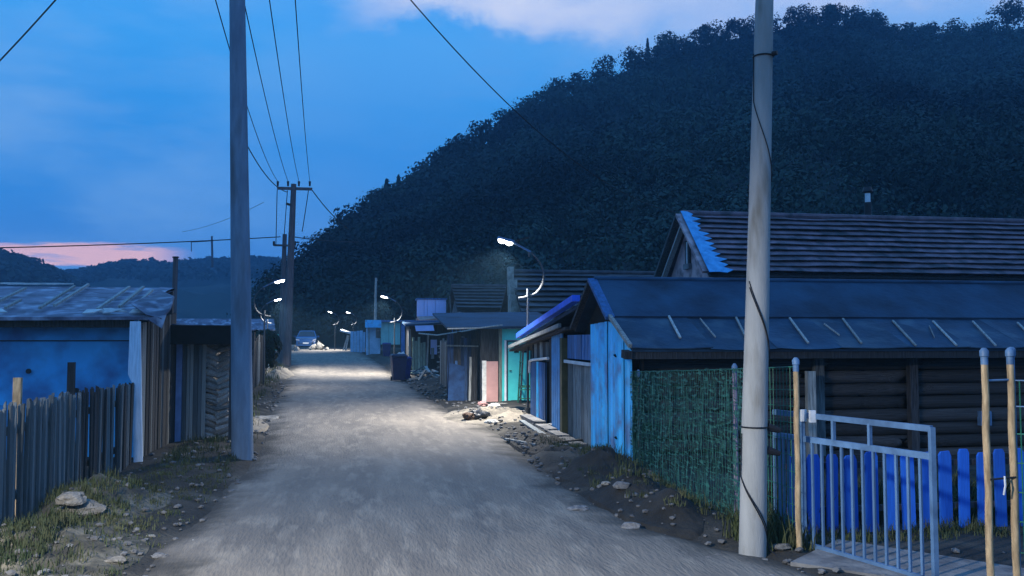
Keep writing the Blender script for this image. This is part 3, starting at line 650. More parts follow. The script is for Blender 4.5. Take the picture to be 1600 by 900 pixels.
for q in range(2):
    z = .1
    while z < 1.5:
        h = random.uniform(.1, .15); piece('log', random.choice(lm), t, (-2.25, 15.75 + .28 * q, z), (random.uniform(0, 6), 0, R(90) * 0 + random.uniform(-.1, .1)), (.42, h, h)); z += h * .9

# ------------------------------------------------------------------ right: big blue shed (ridge runs away from the street)
t = thing('blue_gable_shed', 'long low shed with bright blue steel gable and dark battened roof', 'shed', (6, 12.4, 0))
XA = 3.45; XE = 13.0
MB().slab([(3.42, 11.86, 2.0), (XE, 11.86, 2.0), (XE, 12.78, 2.565), (3.42, 12.78, 2.565)], .05).build('upper_roof', roof_felt, t)
lowr = MB().slab([(3.43, 10.95, 1.55), (XE, 10.95, 1.55), (XE, 11.92, 1.965), (3.43, 11.92, 1.965)], .03).build('lower_roof', roof_felt, t)
x = 3.42
while x < XE:
    w = random.uniform(.85, 1.05); dz = random.uniform(0, .016); sag = random.uniform(.004, .02); m = MB(); vs = []
    for zz in (0, -.012):
        for k in range(5):
            y = 10.92 + random.uniform(-.015, .015) * (k == 0) + 1.0 * k / 4; z = 1.572 + .419 * k / 4 + zz
            for j in range(5): vs.append((x + (w + .04) * j / 4, y, z + dz - sag * math.sin(math.pi * j / 4) * (1 if k < 4 else .3) + .004 * (j == 4)))
    fs = [(k * 5 + j, k * 5 + j + 1, k * 5 + j + 6, k * 5 + j + 5) for k in range(4) for j in range(4)]; fs += [tuple(25 + q for q in reversed(f_)) for f_ in fs]
    fs += [(j + 1, j, 25 + j, 25 + j + 1) for j in range(4)] + [(k * 5, k * 5 + 5, 30 + k * 5, 25 + k * 5) for k in range(4)] + [(k * 5 + 9, k * 5 + 4, 29 + k * 5, 34 + k * 5) for k in range(4)]
    m.add(vs, fs).build('roof_sheet', roof_felt2, t, True); x += w
MB().slab([(3.42, 12.8, 2.56), (XE, 12.8, 2.56), (XE, 14.0, 1.84), (3.42, 14.0, 1.84)], .05).build('rear_roof', roof_felt, t)
MB().tube([(3.42, 12.79, 2.575), (XE, 12.79, 2.575)], .035, 8).build('ridge_cap', roof_felt, t, True)
MB().beam((3.39, 11.84, 1.97), (3.39, 12.8, 2.56), .05, .13, up=(1, 0, 0)).build('verge_strip', blue_steel2, t)
MB().beam((3.39, 10.93, 1.6), (3.39, 11.86, 2.0), .05, .05, up=(1, 0, 0)).build('verge_pole', wood_pale, t)
MB().beam((3.39, 12.82, 2.53), (3.39, 13.95, 1.86), .05, .12, up=(1, 0, 0)).build('rear_verge_board', wood_dark, t)
def onlow(px, py):
    r = ray(px, py); nn = Vector((0, -.415, .99)); p0 = Vector((0, 10.93, 1.575)); return CAMP + r * ((p0 - CAMP).dot(nn) / r.dot(nn))
for a, b, w in (((1045, 497), (1063, 531), .03), ((1094, 501), (1118, 530), .012), ((1150, 499), (1166, 531), .028), ((1234, 500), (1263, 539), .025), ((1317, 501), (1346, 539), .025), ((1395, 504), (1431, 543), .026), ((1458, 505), (1495, 543), .024), ((1520, 505), (1556, 543), .022), ((1288, 509), (1312, 527), .009), ((1452, 512), (1460, 530), .008), ((1590, 507), (1628, 545), .024)):
    p = onlow(*a); q = onlow(*b); u = Vector((0, 0, .028)); MB().beam(p + u, q + u, w, .02).build('batten', wood_pale, lowr)
bx((3.4, 10.98, 1.43), (XE, 11.04, 1.535)).build('eave_beam', wood_dark, t)
MB().beam((3.36, 10.9, 1.48), (3.36, 11.08, 1.5), .09, .1).build('beam_end', wood_dark, t)
# gable cladding: five ribbed sheets
tops = lambda y: lerp([(10.98, 1.52), (11.85, 1.9), (12.1, 1.93), (13.1, 1.9)], y)
ys_ = [10.99, 11.32, 11.72, 12.1, 12.55, 13.05]
for k, (a, b) in enumerate(zip(ys_, ys_[1:])):
    o_ = .012 * (k % 2); MB().ribbed((XA - o_, b), (XA - o_, a), -.08, lambda u, a=a, b=b: tops(b + (a - b) * u), depth=.06, pitch=.3 if k % 2 else .22).build('steel_sheet', blue_steel, t)
MB().slab([(3.62, 11.1, -.1), (3.62, 13.9, -.1), (3.62, 13.9, 1.8), (3.62, 12.8, 2.45), (3.62, 11.1, 1.55)], .05).build('inner_boarding', black, t)
lg = []
for k in range(4):
    rs = random.Random(k + 50); m = MB(); m.tube([(i / 8 - .5, rs.uniform(-.004, .004), rs.uniform(-.05, .05)) for i in range(9)], [rs.uniform(.46, .53) for _ in range(9)], 10)
    me = meshof(m, 'log', wood_x); me.polygons.foreach_set('use_smooth', [True] * len(me.polygons)); lg.append(me)
z = .06
while z < 1.6:
    h = random.uniform(.17, .2)
    for a, b in ((3.75, 6.2), (6.28, 7.62), (7.7, 13)): piece('log', random.choice(lg), t, ((a + b) / 2, 11.62, z), (random.uniform(0, 6), 0, 0), (b - a, h, h))
    z += h * 1.02
bx((3.7, 11.72, -.1), (XE, 11.78, 1.7)).build('backing', black, t)
for x, w, mt in ((6.24, .13, wood_grey), (7.66, .12, wood_dark), (10.4, .13, wood_dark)): bx((x - w / 2, 11.43, -.1), (x + w / 2, 11.53, 1.5)).build('wall_post', mt, t)
b_ = bx((8.7, 11.46, .46), (8.87, 11.54, .66)).build('meter_box', gate_metal, t); bx((8.75, 11.445, .5), (8.83, 11.46, .62)).build('box_window', cyan_dark, b_)
stake('grey split post leaning against the dark log wall behind the gate', 5.92, 11.1, 1.26, .12, wood_pale)

# ------------------------------------------------------------------ shed with the blue roof edge
t = thing('blue_edged_shed', 'small patched shed with bright blue slanting roof edge next to the steel gable', 'shed', (4.6, 15.6, 0))
MB().slab([(3.45, 13.85, 2.24), (3.45, 18.95, 1.67), (8, 18.95, 1.67), (8, 13.85, 2.24)][::-1], .06).build('roof', roof_felt, t)
MB().beam((3.4, 13.82, 2.33), (3.4, 18.95, 1.745), .1, .13, up=(1, 0, 0)).build('blue_fascia', blue_edge, t)
MB().slab([(3.36, 14.4, 1.885), (3.36, 20.0, 1.44), (4.0, 20.0, 1.47), (4.0, 14.4, 1.9)][::-1], .05).build('lower_canopy', wood_dark, t)
MB().beam((3.33, 14.7, 1.91), (3.33, 19.8, 1.5), .07, .05, up=(1, 0, 0)).build('canopy_edge', wood_grey, t)
for y0, y1, z0, z1, mt, nm in ((13.1, 14.72, -.05, 1.32, wood_grey, 'wall_board'), (13.2, 14.7, 1.36, 1.75, blue_steel2, 'upper_panel')):
    y = y0
    while y < y1:
        w = random.uniform(.13, .2); bx((3.46 + random.uniform(0, .02), y, z0), (3.5, min(y + w, y1), z1)).build(nm, mt, t); y += w + .012
MB().beam((3.43, 13.1, 1.3), (3.43, 14.75, 1.31), .05, .04, up=(1, 0, 0)).build('white_rail', white_metal, t)
bx((3.38, 14.76, -.05), (3.5, 14.92, 1.7)).build('door_post', M('olive post', (.09, .085, .04), (.05, .05, .025), bump=.3), t)
MB().ribbed((3.46, 15.85), (3.46, 15.0), -.05, lambda u: 1.78, depth=.015, pitch=.17).build('blue_sheet', M('light blue sheet', (.10, .32, .62), (.07, .22, .45), rough=.55, bump=.1, rnd=.1, dirt=((.06, .14, .28), 3)), t)
for a, b in ((15.9, 16.1), (16.14, 16.32)): bx((3.5, a, -.05), (3.55, b, 1.7)).build('dark_board', wood_dark, t)
for a, b, mt in ((16.38, 16.62, blue_steel2), (16.66, 16.95, blue_steel2), (17.0, 17.2, blue_steel), (17.24, 17.8, blue_steel2)):
    MB().ribbed((3.45, b), (3.45, a), -.05, lambda u: 1.24, depth=.014, pitch=.15).build('corrugated_sheet', mt, t)
MB().tube([(3.4, 15.95, 1.33), (3.4, 17.4, 1.27), (3.41, 17.78, 1.24), (3.42, 17.85, 1.15), (3.42, 17.86, 1.0)], .025, 8).build('white_pipe', white_metal, t, True)
for k in range(5): bx((3.5, 16.4 + .28 * k, 1.26), (3.53, 16.66 + .28 * k, 1.62)).build('window_board', wood_dark if k % 2 else wood_grey, t)
bx((3.56, 13.1, -.1), (3.62, 17.9, 1.72)).build('inner_wall', black, t); bx((3.5, 17.92, -.1), (8, 18.0, 1.7)).build('end_wall', wood_dark, t)
for a, b, h in ((13.25, 14.3, .1), (14.35, 15.1, .12), (15.3, 16.2, .13), (16.25, 17.75, .17)): bx((3.2, a, -.15), (3.42, b, h)).build('foundation_stone', stone_dk, t)

# ------------------------------------------------------------------ green door shack
t = thing('green_door_shack', 'dark plank shack with turquoise door and pink board facing the viewer', 'shack', (4, 23.5, 0))
d_ = MB(); 
bx((3.68, 22.86, .05), (4.5, 22.9, 1.62)).build('door_backing', black, t)
dr = bx((3.80, 22.80, .08), (4.38, 22.84, 1.6)).build('door', cyan_paint, t)
for a, b in (((3.77, 22.76, .06), (3.80, 22.86, 1.63)), ((4.38, 22.76, .06), (4.41, 22.86, 1.63)), ((3.80, 22.76, 1.6), (4.38, 22.86, 1.63))): bx(a, b).build('door_frame', cyan_dark, dr)
bx((3.96, 22.785, 1.32), (4.3, 22.80, 1.53)).build('door_window', glass_dark, dr); bx((4.09, 22.775, 1.31), (4.14, 22.786, 1.54)).build('window_bar', cyan_paint, dr)
MB().tube([(3.85, 22.8, .86), (3.85, 22.75, .86), (3.9, 22.74, .86)], .012, 6).build('handle', dark_metal, dr, True)
for a, b in (((3.64, 22.74, .04), (3.71, 22.85, 1.93)), ((3.71, 22.74, 1.65), (4.62, 22.85, 1.93)), ((4.44, 22.74, .04), (4.55, 22.85, 1.65))): bx(a, b).build('door_surround', cyan_paint, t)
bx((3.70, 22.72, .02), (3.75, 22.76, 1.64)).build('white_trim', white_metal, t)
bx((3.24, 22.8, -.02), (3.545, 22.85, 1.1)).build('pink_board', pink_board, t)
bx((3.12, 22.7, -.1), (3.23, 22.79, 1.12)).build('white_post', white_st, t)
bx((3.555, 22.7, -.1), (3.63, 22.8, 1.95)).build('door_post', M('greenish grey post', (.22, .25, .2), (.1, .12, .1), scale=3, stretch=GR, bump=.3), t)
bx((3.12, 22.4, -.1), (4.7, 22.78, .06)).build('door_step', stone, t)
bx((3.1, 22.9, 1.1), (3.56, 22.95, 2.0)).build('upper_boarding', wood_dark, t); bx((3.1, 22.9, -.1), (3.56, 22.95, 1.1)).build('lower_boarding', wood_dark, t)
MB().slab([(2.2, 22.5, 1.97), (5.4, 22.5, 2.02), (5.4, 27, 2.5), (2.2, 27, 2.45)], .06).build('roof', roof_felt, t)
MB().tube([(2.2, 22.45, 1.93), (3.0, 22.45, 1.95), (3.6, 22.45, 2.03)], .02, 6).build('eave_pole', wood_pale, t, True)
x = 2.32
navy = M('navy stained boards', (.03, .065, .15), (.012, .025, .06), scale=3, stretch=GR, bump=.5, rnd=.45)
bmat = [navy, navy, wood_dark, navy]
while x < 3.1:
    w = random.uniform(.07, .12); bx((x, 23.6 + random.uniform(0, .02), -.05), (x + w, 23.65, random.uniform(1.55, 1.9))).build('front_plank', random.choice(bmat), t); x += w + .01
MB().beam((2.3, 23.56, 1.5), (3.14, 23.56, 1.48), .03, .04).build('white_rail', wood_pale, t)
y = 23.7
while y < 32:
    w = random.uniform(.16, .28); bx((2.86 + random.uniform(0, .03), y, -.05), (2.92, y + w, random.uniform(1.5, 1.75))).build('side_plank', random.choice([wood_dark, wood_dark, wood_grey]), t); y += w + .015
for x, z1, mt in ((2.52, 1.1, blue_steel2), (2.9, 1.2, wood_pale)): MB().beam((x, 23.5, 0), (x + .03, 23.56, z1), .06, .03, up=(0, 1, 0)).build('leaning_slat', mt, t)
MB().slab([(2.32, 23.45, .0), (2.75, 23.42, .0), (2.78, 23.53, .95), (2.36, 23.54, 1.05)], .02).build('blue_sheet', M('dull dark blue sheet', (.02, .06, .16), (.012, .03, .08), bump=.1), t)
bx((4.65, 22.9, -.1), (8, 22.95, 2)).build('side_wall', wood_dark, t)
# green metal step chair in front of the door
t = thing('step_ladder', 'dark green metal step ladder standing before the turquoise door', 'ladder', (4.02, 22.1, .02))
gm = M('dark green metal', (.015, .10, .07), (.01, .06, .045), rough=.5, bump=.05)
for y in (21.95, 22.25): MB().tube([(3.96, y, -.05), (4.0, y + .02, .55), (4.06, y + .05, 1.5)], .022, 6).build('leg', dark_metal if y < 22 else gm, t, True)
for y in (21.95, 22.25): MB().tube([(4.32, y, 0), (4.3, y, .5)], .02, 6).build('short_leg', gm, t, True)
bx((3.98, 21.9, .47), (4.34, 22.3, .51)).build('seat', gm, t)
for z in (.22, .8, 1.1): MB().tube([(3.98 + .035 * z, 21.93, z), (3.98 + .035 * z, 22.29, z)], .016, 6).build('rung', gm, t, True)
for z in (.2, .42): MB().beam((3.97, 21.93, z), (4.32, 21.93, z), .02, .025).build('brace', gm, t)

# ------------------------------------------------------------------ tile roofed houses
def tile_house(name, label, x0, x1, yr, zr, ye, ze, ncourse, mat, wall, gable=True, back=None, tarp=False, seed=0):
    """ridge along x at (yr, zr); front eave at (ye, ze)"""
    t = thing(name, label, 'house', ((x0 + x1) / 2, yr, 0)); yb = back if back else 2 * yr - ye; rs = random.Random(seed)
    bx((x0 + .25, ye + .35, -.1), (x1, ye + .45, ze - .02)).build('front_wall', wall, t); bx((x0 + .25, yb - .4, -.1), (x1, yb - .3, ze - .05)).build('rear_wall', wall, t)
    MB().slab([(x0 + .25, ye + .46, -.1), (x0 + .25, yb - .41, -.1), (x0 + .25, yb - .41, ze - .02), (x0 + .25, yr, zr - .14), (x0 + .25, ye + .46, ze - .02)][::-1], .1).build('gable_wall', wall, t)
    MB().slab([(x0, yr, zr - .02), (x1, yr, zr - .02), (x1, yb, ze - .03), (x0, yb, ze - .03)][::-1], .08).build('rear_roof', mat, t)
    MB().slab([(x0 + .02, ye + .03, ze - .07), (x1, ye + .03, ze - .07), (x1, yr, zr - .06), (x0 + .02, yr, zr - .06)], .05).build('roof_deck', wood_dark, t)
    nx = int((x1 - x0) / .22)
    for i in range(ncourse):
        a = i / ncourse; b = (i + 1) / ncourse + .03; m = MB(); vs = []; fs = []
        sl = Vector((0, yr - ye, zr - ze)); up = Vector((0, -sl.z, sl.y)).normalized()
        wob = rs.uniform(0, 9)
        for j in range(nx + 1):
            x = x0 + (x1 - x0) * j / nx; jit = .035 * (zr - ze) / 2 * noise.noise(Vector((x * .55, i * .2 + wob, seed))) + rs.uniform(-.006, .006)
            lo_ = Vector((x, ye, ze)) + sl * (a) + up * (.12 + jit); hi = Vector((x, ye, ze)) + sl * min(1, b) + up * (.012 + jit)
            vs += [lo_ + Vector((0, 0, 0)), hi, lo_ - up * .022, hi - up * .02]
        for j in range(nx):
            q = j * 4; r = q + 4; fs += [(q, r, r + 1, q + 1), (q + 2, q + 3, r + 3, r + 2), (q, q + 2, r + 2, r)]
        m.add(vs, fs); m.build('tile_course', mat, t)
    MB().tube([(x0 - .02, yr, zr + .05), (x1, yr, zr + .05)], .09, 8).build('ridge_tiles', mat, t, True)
    return t
t = tile_house('brick_house', 'house with long grey tiled roof, pink gable and torn blue tarp on its roof edge', 9.62, 30, 25.7, 5.42, 23.6, 3.5, 11, tile, plaster, back=27.95, seed=3)
for sd, y0, y1, z1 in ((0, 25.7, 27.98, 3.55), (1, 25.7, 23.6, 3.6)):
    MB().beam((9.52, y0, 5.42), (9.52, y1, z1 - .07), .08, .2, up=(1, 0, 0)).build('bargeboard', wood_grey if sd == 0 else plaster, t)
MB().beam((9.64, 25.62, 5.14), (9.64, 27.6, 3.48), .06, .16, up=(1, 0, 0)).build('bargeboard', wood_pale, t)
w_ = bx((9.8, 25.62, 3.88), (9.88, 25.95, 4.65)).build('attic_window', dark_metal, t); bx((9.77, 25.7, 3.95), (9.81, 25.78, 4.6)).build('window_frame', white_metal, w_); bx((9.76, 25.55, 3.78), (9.88, 26.02, 3.94)).build('window_sill', grey_wall, w_)
vs = []; fs = []; sl = Vector((0, -2.1, -1.92)); up = Vector((0, -1.92, 2.1)).normalized() * .14; rs = random.Random(4); K = 24
for i in range(K + 1):
    k = i / K; p = Vector((9.55, 25.7, 5.42)) + sl * k * 1.04 + up; wd = .24 + .3 * k + (.28 * rs.random() if i % 2 else -.1 * rs.random())
    vs += [p, p + Vector((wd * .5, 0, 0)) + up * .15 * rs.random(), p + Vector((wd, 0, 0)) - up * .1]
for i in range(K): 
    for j in range(2): fs.append((i * 3 + j, i * 3 + j + 1, i * 3 + j + 4, i * 3 + j + 3))
k0 = len(vs); m = MB().add(vs + [p - up * .12 for p in vs], fs + [tuple(k0 + q for q in reversed(f_)) for f_ in fs] + [(i * 3 + 2, k0 + i * 3 + 2, k0 + i * 3 + 5, i * 3 + 5) for i in range(K)]); m.build('blue_tarp', blue_tarp, t)
ch = at(1356, 322, 26.6); c0 = MB().tube([(ch.x, 26.6, 4.6), (ch.x, 26.6, ch.z + .12)], .11, 12).build('chimney_pipe', dark_metal, t, True); MB().tube([(ch.x, 26.6, ch.z + .12), (ch.x, 26.6, ch.z + .42)], .085, 12).build('chimney_sleeve', white_metal, c0, True)
MB().tube([(ch.x, 26.6, ch.z + .42), (ch.x, 26.6, ch.z + .47), (ch.x, 26.6, ch.z + .62)], [.1, .17, .12], 12).build('chimney_cowl', dark_metal, c0, True)
t = tile_house('tile_roof_house', 'dark tile roofed house with a stepped grey gable top beyond the nearest lamp', 5.4, 20, 32, 4.05, 29.6, 2.5, 8, tile_dark, grey_wall, seed=5)
gb = MB()
for z0, z1, w in ((1.9, 2.6, .55), (2.6, 3.2, .42), (3.2, 3.75, .3), (3.75, 4.22, .2)): gb.box((5.22, 31.0 - w + .35 * (z0 - 1.9) * .5, z0), (5.22 + w * .9, 31.2 + .35 * (z0 - 1.9) * .5, z1 - .003))
gb.build('gable_parapet', stone, t)
tile_house('far_tile_house', 'far dark house with low tiled roof behind the rooftop cabin', 4.75, 9.6, 46.2, 4.35, 43.6, 3.1, 7, tile_dark, grey_wall, seed=8)

# ------------------------------------------------------------------ far right shacks
t = thing('plank_shack', 'ramshackle shack with pale green plank door and sagging awning behind the bin', 'shack', (3.4, 41.5, 0))
x = 2.42
while x < 3.02:
    w = random.uniform(.09, .14); bx((x, 40.9 + random.uniform(0, .03), .12), (x + w, 40.96, random.uniform(1.45, 1.75))).build('door_plank', green_wood, t); x += w + .015
bx((2.36, 40.85, 0), (3.15, 40.98, .13)).build('door_sill', green_wood, t)
MB().beam((3.08, 40.88, 0), (3.14, 40.88, 1.9), .08, .06, up=(0, 1, 0)).build('white_post', wood_pale, t)
MB().beam((2.3, 40.88, 0), (2.3, 40.88, 2.1), .1, .06, up=(0, 1, 0)).build('door_post', wood_grey, t)
bx((2.3, 41.05, -.1), (7, 41.15, 2.3)).build('front_wall', wood_dark, t)
bx((2.3, 41.15, -.1), (2.4, 44, 2.3)).build('side_wall', wood_dark, t)
bx((3.28, 40.95, .75), (3.42, 41.03, 1.25)).build('wall_board', wood_grey, t); bx((3.26, 40.97, .95), (3.55, 41.04, 1.62)).build('blue_panel', violet_blue, t)
MB().slab([(2.05, 39.6, 2.28), (4.2, 39.4, 2.42), (6.5, 39.4, 2.4), (6.5, 44.2, 2.6), (2.05, 44.2, 2.55)], .08).build('awning_roof', roof_felt, t)
MB().tube([(2.0, 39.5, 2.42), (3.2, 39.4, 2.43), (4.6, 39.35, 2.40), (5.6, 39.3, 2.46)], .035, 6).build('awning_edge', blue_steel2, t, True)
MB().tube([(2.6, 39.4, 1.9), (3.4, 39.35, 1.82), (4.6, 39.3, 2.0), (6.1, 39.2, 2.3)], .035, 6).build('awning_pole', wood_pale, t, True)
for k in range(7): MB().beam((4.1 + .17 * k, 39.38, 1.92 + .045 * k), (4.04 + .17 * k, 39.38, 2.28), .03, .03).build('awning_slat', blue_steel2, t)
MB().slab([(2.5, 39.5, 2.0), (3.3, 39.45, 2.02), (3.25, 39.5, 2.26), (2.45, 39.55, 2.24)], .03).build('crumpled_sheet', violet_blue, t)
# stack of crumpled roofing / brushwood in front
t = thing('scrap_wood_pile', 'untidy heap of grey scrap boards against the shack wall', 'scrap heap', (3.9, 40.3, 0))
for k in range(26):
    z = .25 + 1.35 * (k / 26); a = random.uniform(-.25, .25); c_ = Vector((3.95 + random.uniform(-.1, .1), 40.3 + random.uniform(-.2, .2), z)); d = Vector((.38 * math.cos(a), 0, .38 * math.sin(a)))
    MB().beam(c_ - d, c_ + d, .12, .05).build('scrap_board', wood_pale if k % 2 else wood_dark, t)
t = thing('debris_heap', 'low dark heap of broken boards and stones beside the bins', 'debris', (3.0, 36.5, 0))
for k in range(26):
    c_ = Vector((2.7 + random.uniform(-.55, .75), 36.6 + random.uniform(-1.2, 1.2), .1 + random.uniform(0, .35))); d = Vector((random.uniform(-.4, .4), random.uniform(-.4, .4), random.uniform(-.14, .14)))
    MB().beam(c_ - d, c_ + d, .12, .04).build('broken_board', random.choice([wood_dark, wood_dark, wood_grey, wood_pale]), t)
for a, b in (((1.95, 34.6, .12), (2.4, 34.4, .2)), ((2.3, 34.4, .1), (2.55, 34.3, .5))): MB().beam(a, b, .16, .06).build('pale_board', wood_pale, t)
# rooftop cabin
t = thing('rooftop_cabin', 'pale lilac blue box cabin rising above the shack roofs', 'cabin', (3.7, 46.4, 0))
bx((2.98, 46, -.1), (4.45, 47.4, 2.72)).build('lower_wall', grey_wall, t)
for a, b in ((2.98, 3.32), (3.325, 3.5), (3.505, 3.9), (3.905, 4.45)): bx((a, 45.99, 2.8), (b - .01, 46.6, 3.66)).build('wall_panel', violet_blue, t)
bx((2.94, 45.95, 3.66), (4.5, 47.4, 3.74)).build('flat_roof', blue_steel2, t)
MB().slab([(3.05, 45.2, 2.60), (4.2, 45.2, 2.72), (4.45, 45.95, 2.84), (2.95, 45.95, 2.8)], .1).build('ledge', orange_ledge, t)
MB().beam((4.72, 45.9, 2.5), (4.62, 45.9, 3.85), .1, .1, w2=.05, h2=.05).build('side_post', wood_grey, t)
# blue fronted building
t = thing('blue_front_building', 'low building with pale blue wall, teal panel and bright blue fascia', 'building', (2, 63, .4)); zb = .45
bx((.56, 62.3, .3), (1.5, 62.4, 2.45)).build('front_wall', pale_blue, t); bx((.56, 62.4, .3), (.66, 66, 2.45)).build('side_wall', pale_blue, t)
bx((1.2, 62.24, 1.7), (1.5, 62.3, 2.38)).build('window', glass_dark, t); MB().beam((.75, 62.26, .45), (.72, 62.26, 2.4), .06, .05, up=(0, 1, 0)).build('drain_pipe', wood_pale, t)
bx((.46, 61.6, 2.4), (1.54, 62.3, 2.92)).build('fascia', blue_steel, t); bx((1.55, 61.6, 2.78), (3.8, 62.3, 2.92)).build('fascia_strip', blue_steel2, t)
for a, b in ((1.52, 2.06), (2.065, 2.45), (2.455, 2.85)): bx((a, 61.9, 1.25), (b - .012, 61.98, 2.76)).build('teal_panel', teal_wall, t)
bx((2.9, 61.8, .3), (3.15, 62.0, 2.76)).build('corner_post', blue_steel2, t); bx((3.2, 62.2, .3), (6.5, 62.3, 2.7)).build('rear_wall', wood_dark, t)
MB().slab([(.46, 62.3, 2.86), (6.5, 62.3, 2.86), (6.5, 67, 2.9), (.46, 67, 2.9)], .1).build('roof', roof_felt, t)
t = thing('blue_board_fence', 'short run of blue grey boards left of the blue fronted building', 'fence', (.0, 66, .7))
x = -.55
while x < .5: 
    w = random.uniform(.14, .22); bx((x, 66, .5), (x + w, 66.05, 2.2 + random.uniform(-.1, .1))).build('board', pale_blue, t); x += w + .02
t = thing('white_board_stall', 'makeshift stall of leaning pale planks under a slanted white board', 'stall', (-.7, 69, .7))
MB().slab([(-1.35, 69, 2.32), (-.45, 68.8, 2.06), (-.4, 69.6, 2.12), (-1.3, 69.8, 2.38)], .12).build('white_board', white_metal, t)
for a, b in (((-1.15, 69, .6), (-.78, 69.2, 1.9)), ((-.95, 69, .6), (-.7, 69.2, 1.9)), ((-.5, 69, .6), (-.52, 69.2, 1.85)), ((-.3, 69, .6), (-.28, 69.2, 1.8)), ((-.12, 69, .6), (-.13, 69.2, 1.85))): MB().beam(a, b, .11, .06, up=(0, 1, 0)).build('plank', wood_pale, t)
MB().beam((-.6, 68.9, 1.6), (0, 68.9, 1.65), .06, .22).build('cross_plank', green_wood, t)
def rockmesh(name, k, mat, sub=2, flat=.7):
    bm = bmesh.new(); bmesh.ops.create_icosphere(bm, subdivisions=sub, radius=.5)
    for q in bm.verts:
        n_ = q.co.normalized(); q.co *= 1 + .45 * noise.noise(n_ * 1.3 + Vector((k * 7.1, 0, 0))) + .18 * noise.noise(n_ * 3.1 + Vector((0, k * 3.3, 0))); q.co.z *= flat
    me = bpy.data.meshes.new(name); bm.to_mesh(me); bm.free(); me.materials.append(mat); return me
def rock(label, loc, s, k, mat, name='rock', rz=0, group=None, flat=.7):
    o = bpy.data.objects.new(name, rockmesh(name, k, mat, 3 if s[0] > .2 else 2, flat)); COL.objects.link(o); o.location = loc; o.scale = s; o.rotation_euler = (0, 0, rz)
    WL[o] = Vector(loc); return prop(o, label, 'rock', group)
def pile(name, label, c_, n, rad, s, mats, h=.3):
    t = thing(name, label, 'rubble', c_); ms = [rockmesh('stone', random.random() * 50, mt, 2) for mt in mats for _ in range(2)]
    for i in range(n):
        a = random.uniform(0, 6.28); q = random.random() ** .6; ss = random.uniform(.55, 1.2) * s
        piece('stone', random.choice(ms), t, (c_[0] + math.cos(a) * q * rad[0], c_[1] + math.sin(a) * q * rad[1], c_[2] + ss * .2 + h * (1 - q)), (random.uniform(0, 3), random.uniform(0, 3), random.uniform(0, 6)), (ss, ss * random.uniform(.7, 1), ss * random.uniform(.6, .9)))
    return t
q = at(506, 540, 72); pile('white_rubble', 'heap of white rubble to the right of the parked car', (q.x - .35, 71, .72), 14, (.75, .5), .5, [stone_mid, stone], .45)
q = at(458, 545, 68); pile('white_rubble', 'small heap of white rubble to the left of the parked car', (q.x, 68, .7), 9, (.4, .35), .42, [stone], .25)
pile('sack_heap', 'bundle of white sacks and sticks behind the dark wheelie bin', (1.78, 37.6, .1), 9, (.22, .2), .42, [sacking], .9)
# bins
def wheelie(label, loc, mat, rz=0, sc=1.0):
    t = thing('wheelie_bin', label, 'bin', loc, 'wheelie bins at the roadside'); b = Vector(loc); m = MB(); s = sc
    lo_ = [(-.22, -.24), (.22, -.24), (.22, .2), (-.22, .2)]; hi = [(-.29, -.33), (.29, -.33), (.29, .3), (-.29, .3)]
    m.add([b + Vector((x * s, y * s, .06 * s)) for x, y in lo_] + [b + Vector((x * s, y * s, .95 * s)) for x, y in hi], [(3, 2, 1, 0), (4, 5, 6, 7), (0, 1, 5, 4), (1, 2, 6, 5), (2, 3, 7, 6), (3, 0, 4, 7)]); m.build('body', mat, t)
    m = MB(); m.add([b + Vector((x * s, y * s, z * s)) for z, k in ((.955, 1.06), (1.02, 1.06), (1.08, .8)) for x, y in ((-.29 * k, -.34 * k), (.29 * k, -.34 * k), (.29 * k, .31 * k), (-.29 * k, .31 * k))],
        [(3, 2, 1, 0)] + [(i + a, i + (a + 1) % 4, i + 4 + (a + 1) % 4, i + 4 + a) for i in (0, 4) for a in range(4)] + [(8, 9, 10, 11)]); m.build('lid', mat, t)
    MB().tube([b + Vector((-.24 * s, .36 * s, .98 * s)), b + Vector((.24 * s, .36 * s, .98 * s))], .025 * s, 6).build('handle', mat, t, True)
    for x in (-.27, .25): MB().tube([b + Vector((x * s, .2 * s, .1 * s)), b + Vector(((x + .05) * s, .2 * s, .1 * s))], .1 * s, 14).build('wheel', rubber, t, True)
    if rz:
        t.rotation_euler = (0, 0, rz)
wheelie('large dark wheelie bin standing at the right road edge under the street lamp', (1.56, 35.4, 0), bin_dark, .1)
wheelie('narrow blue bin half hidden at the right side of the dark wheelie bin', (1.86, 36.3, 0), bin_blue, 0, .88)
wheelie('far blue bin standing below the teal panel of the blue fronted building', (1.86, 60, .36), bin_blue, 0, .95)
wheelie('bright green bin at the left verge behind the timber power pole', (-5.75, 68, .72), bin_green, .2, 1.15)
# car
t = thing('parked_car', 'dark blue compact car facing the viewer at the far end of the road', 'car', (-4.2, 75, .8)); b = Vector((-4.2, 75, .8))
sec = [(0, .22, .62, .58), (0, .80, .64, .80), (.25, .22, .80, .9), (1.05, .22, .82, .97)]
prof = [(0, .3), (-.02, .62), (.08, .82), (.95, .98), (1.65, 1.46), (2.3, 1.52), (3.3, 1.5), (3.75, 1.1), (3.8, .4), (3.5, .24), (.3, .22)]
def wid(z): return .82 if z < .95 else .82 - .22 * (z - .95) / .57
m = MB(); vs = []
for y, z in prof:
    f_ = .93 if y < .05 or y > 3.7 else 1
    vs += [b + Vector((-wid(z) * f_, y, z)), b + Vector((-wid(z) * .6, y - (.05 if y < .5 else 0), z + .015 * (z > .7))), b + Vector((wid(z) * .6, y - (.05 if y < .5 else 0), z + .015 * (z > .7))), b + Vector((wid(z) * f_, y, z))]
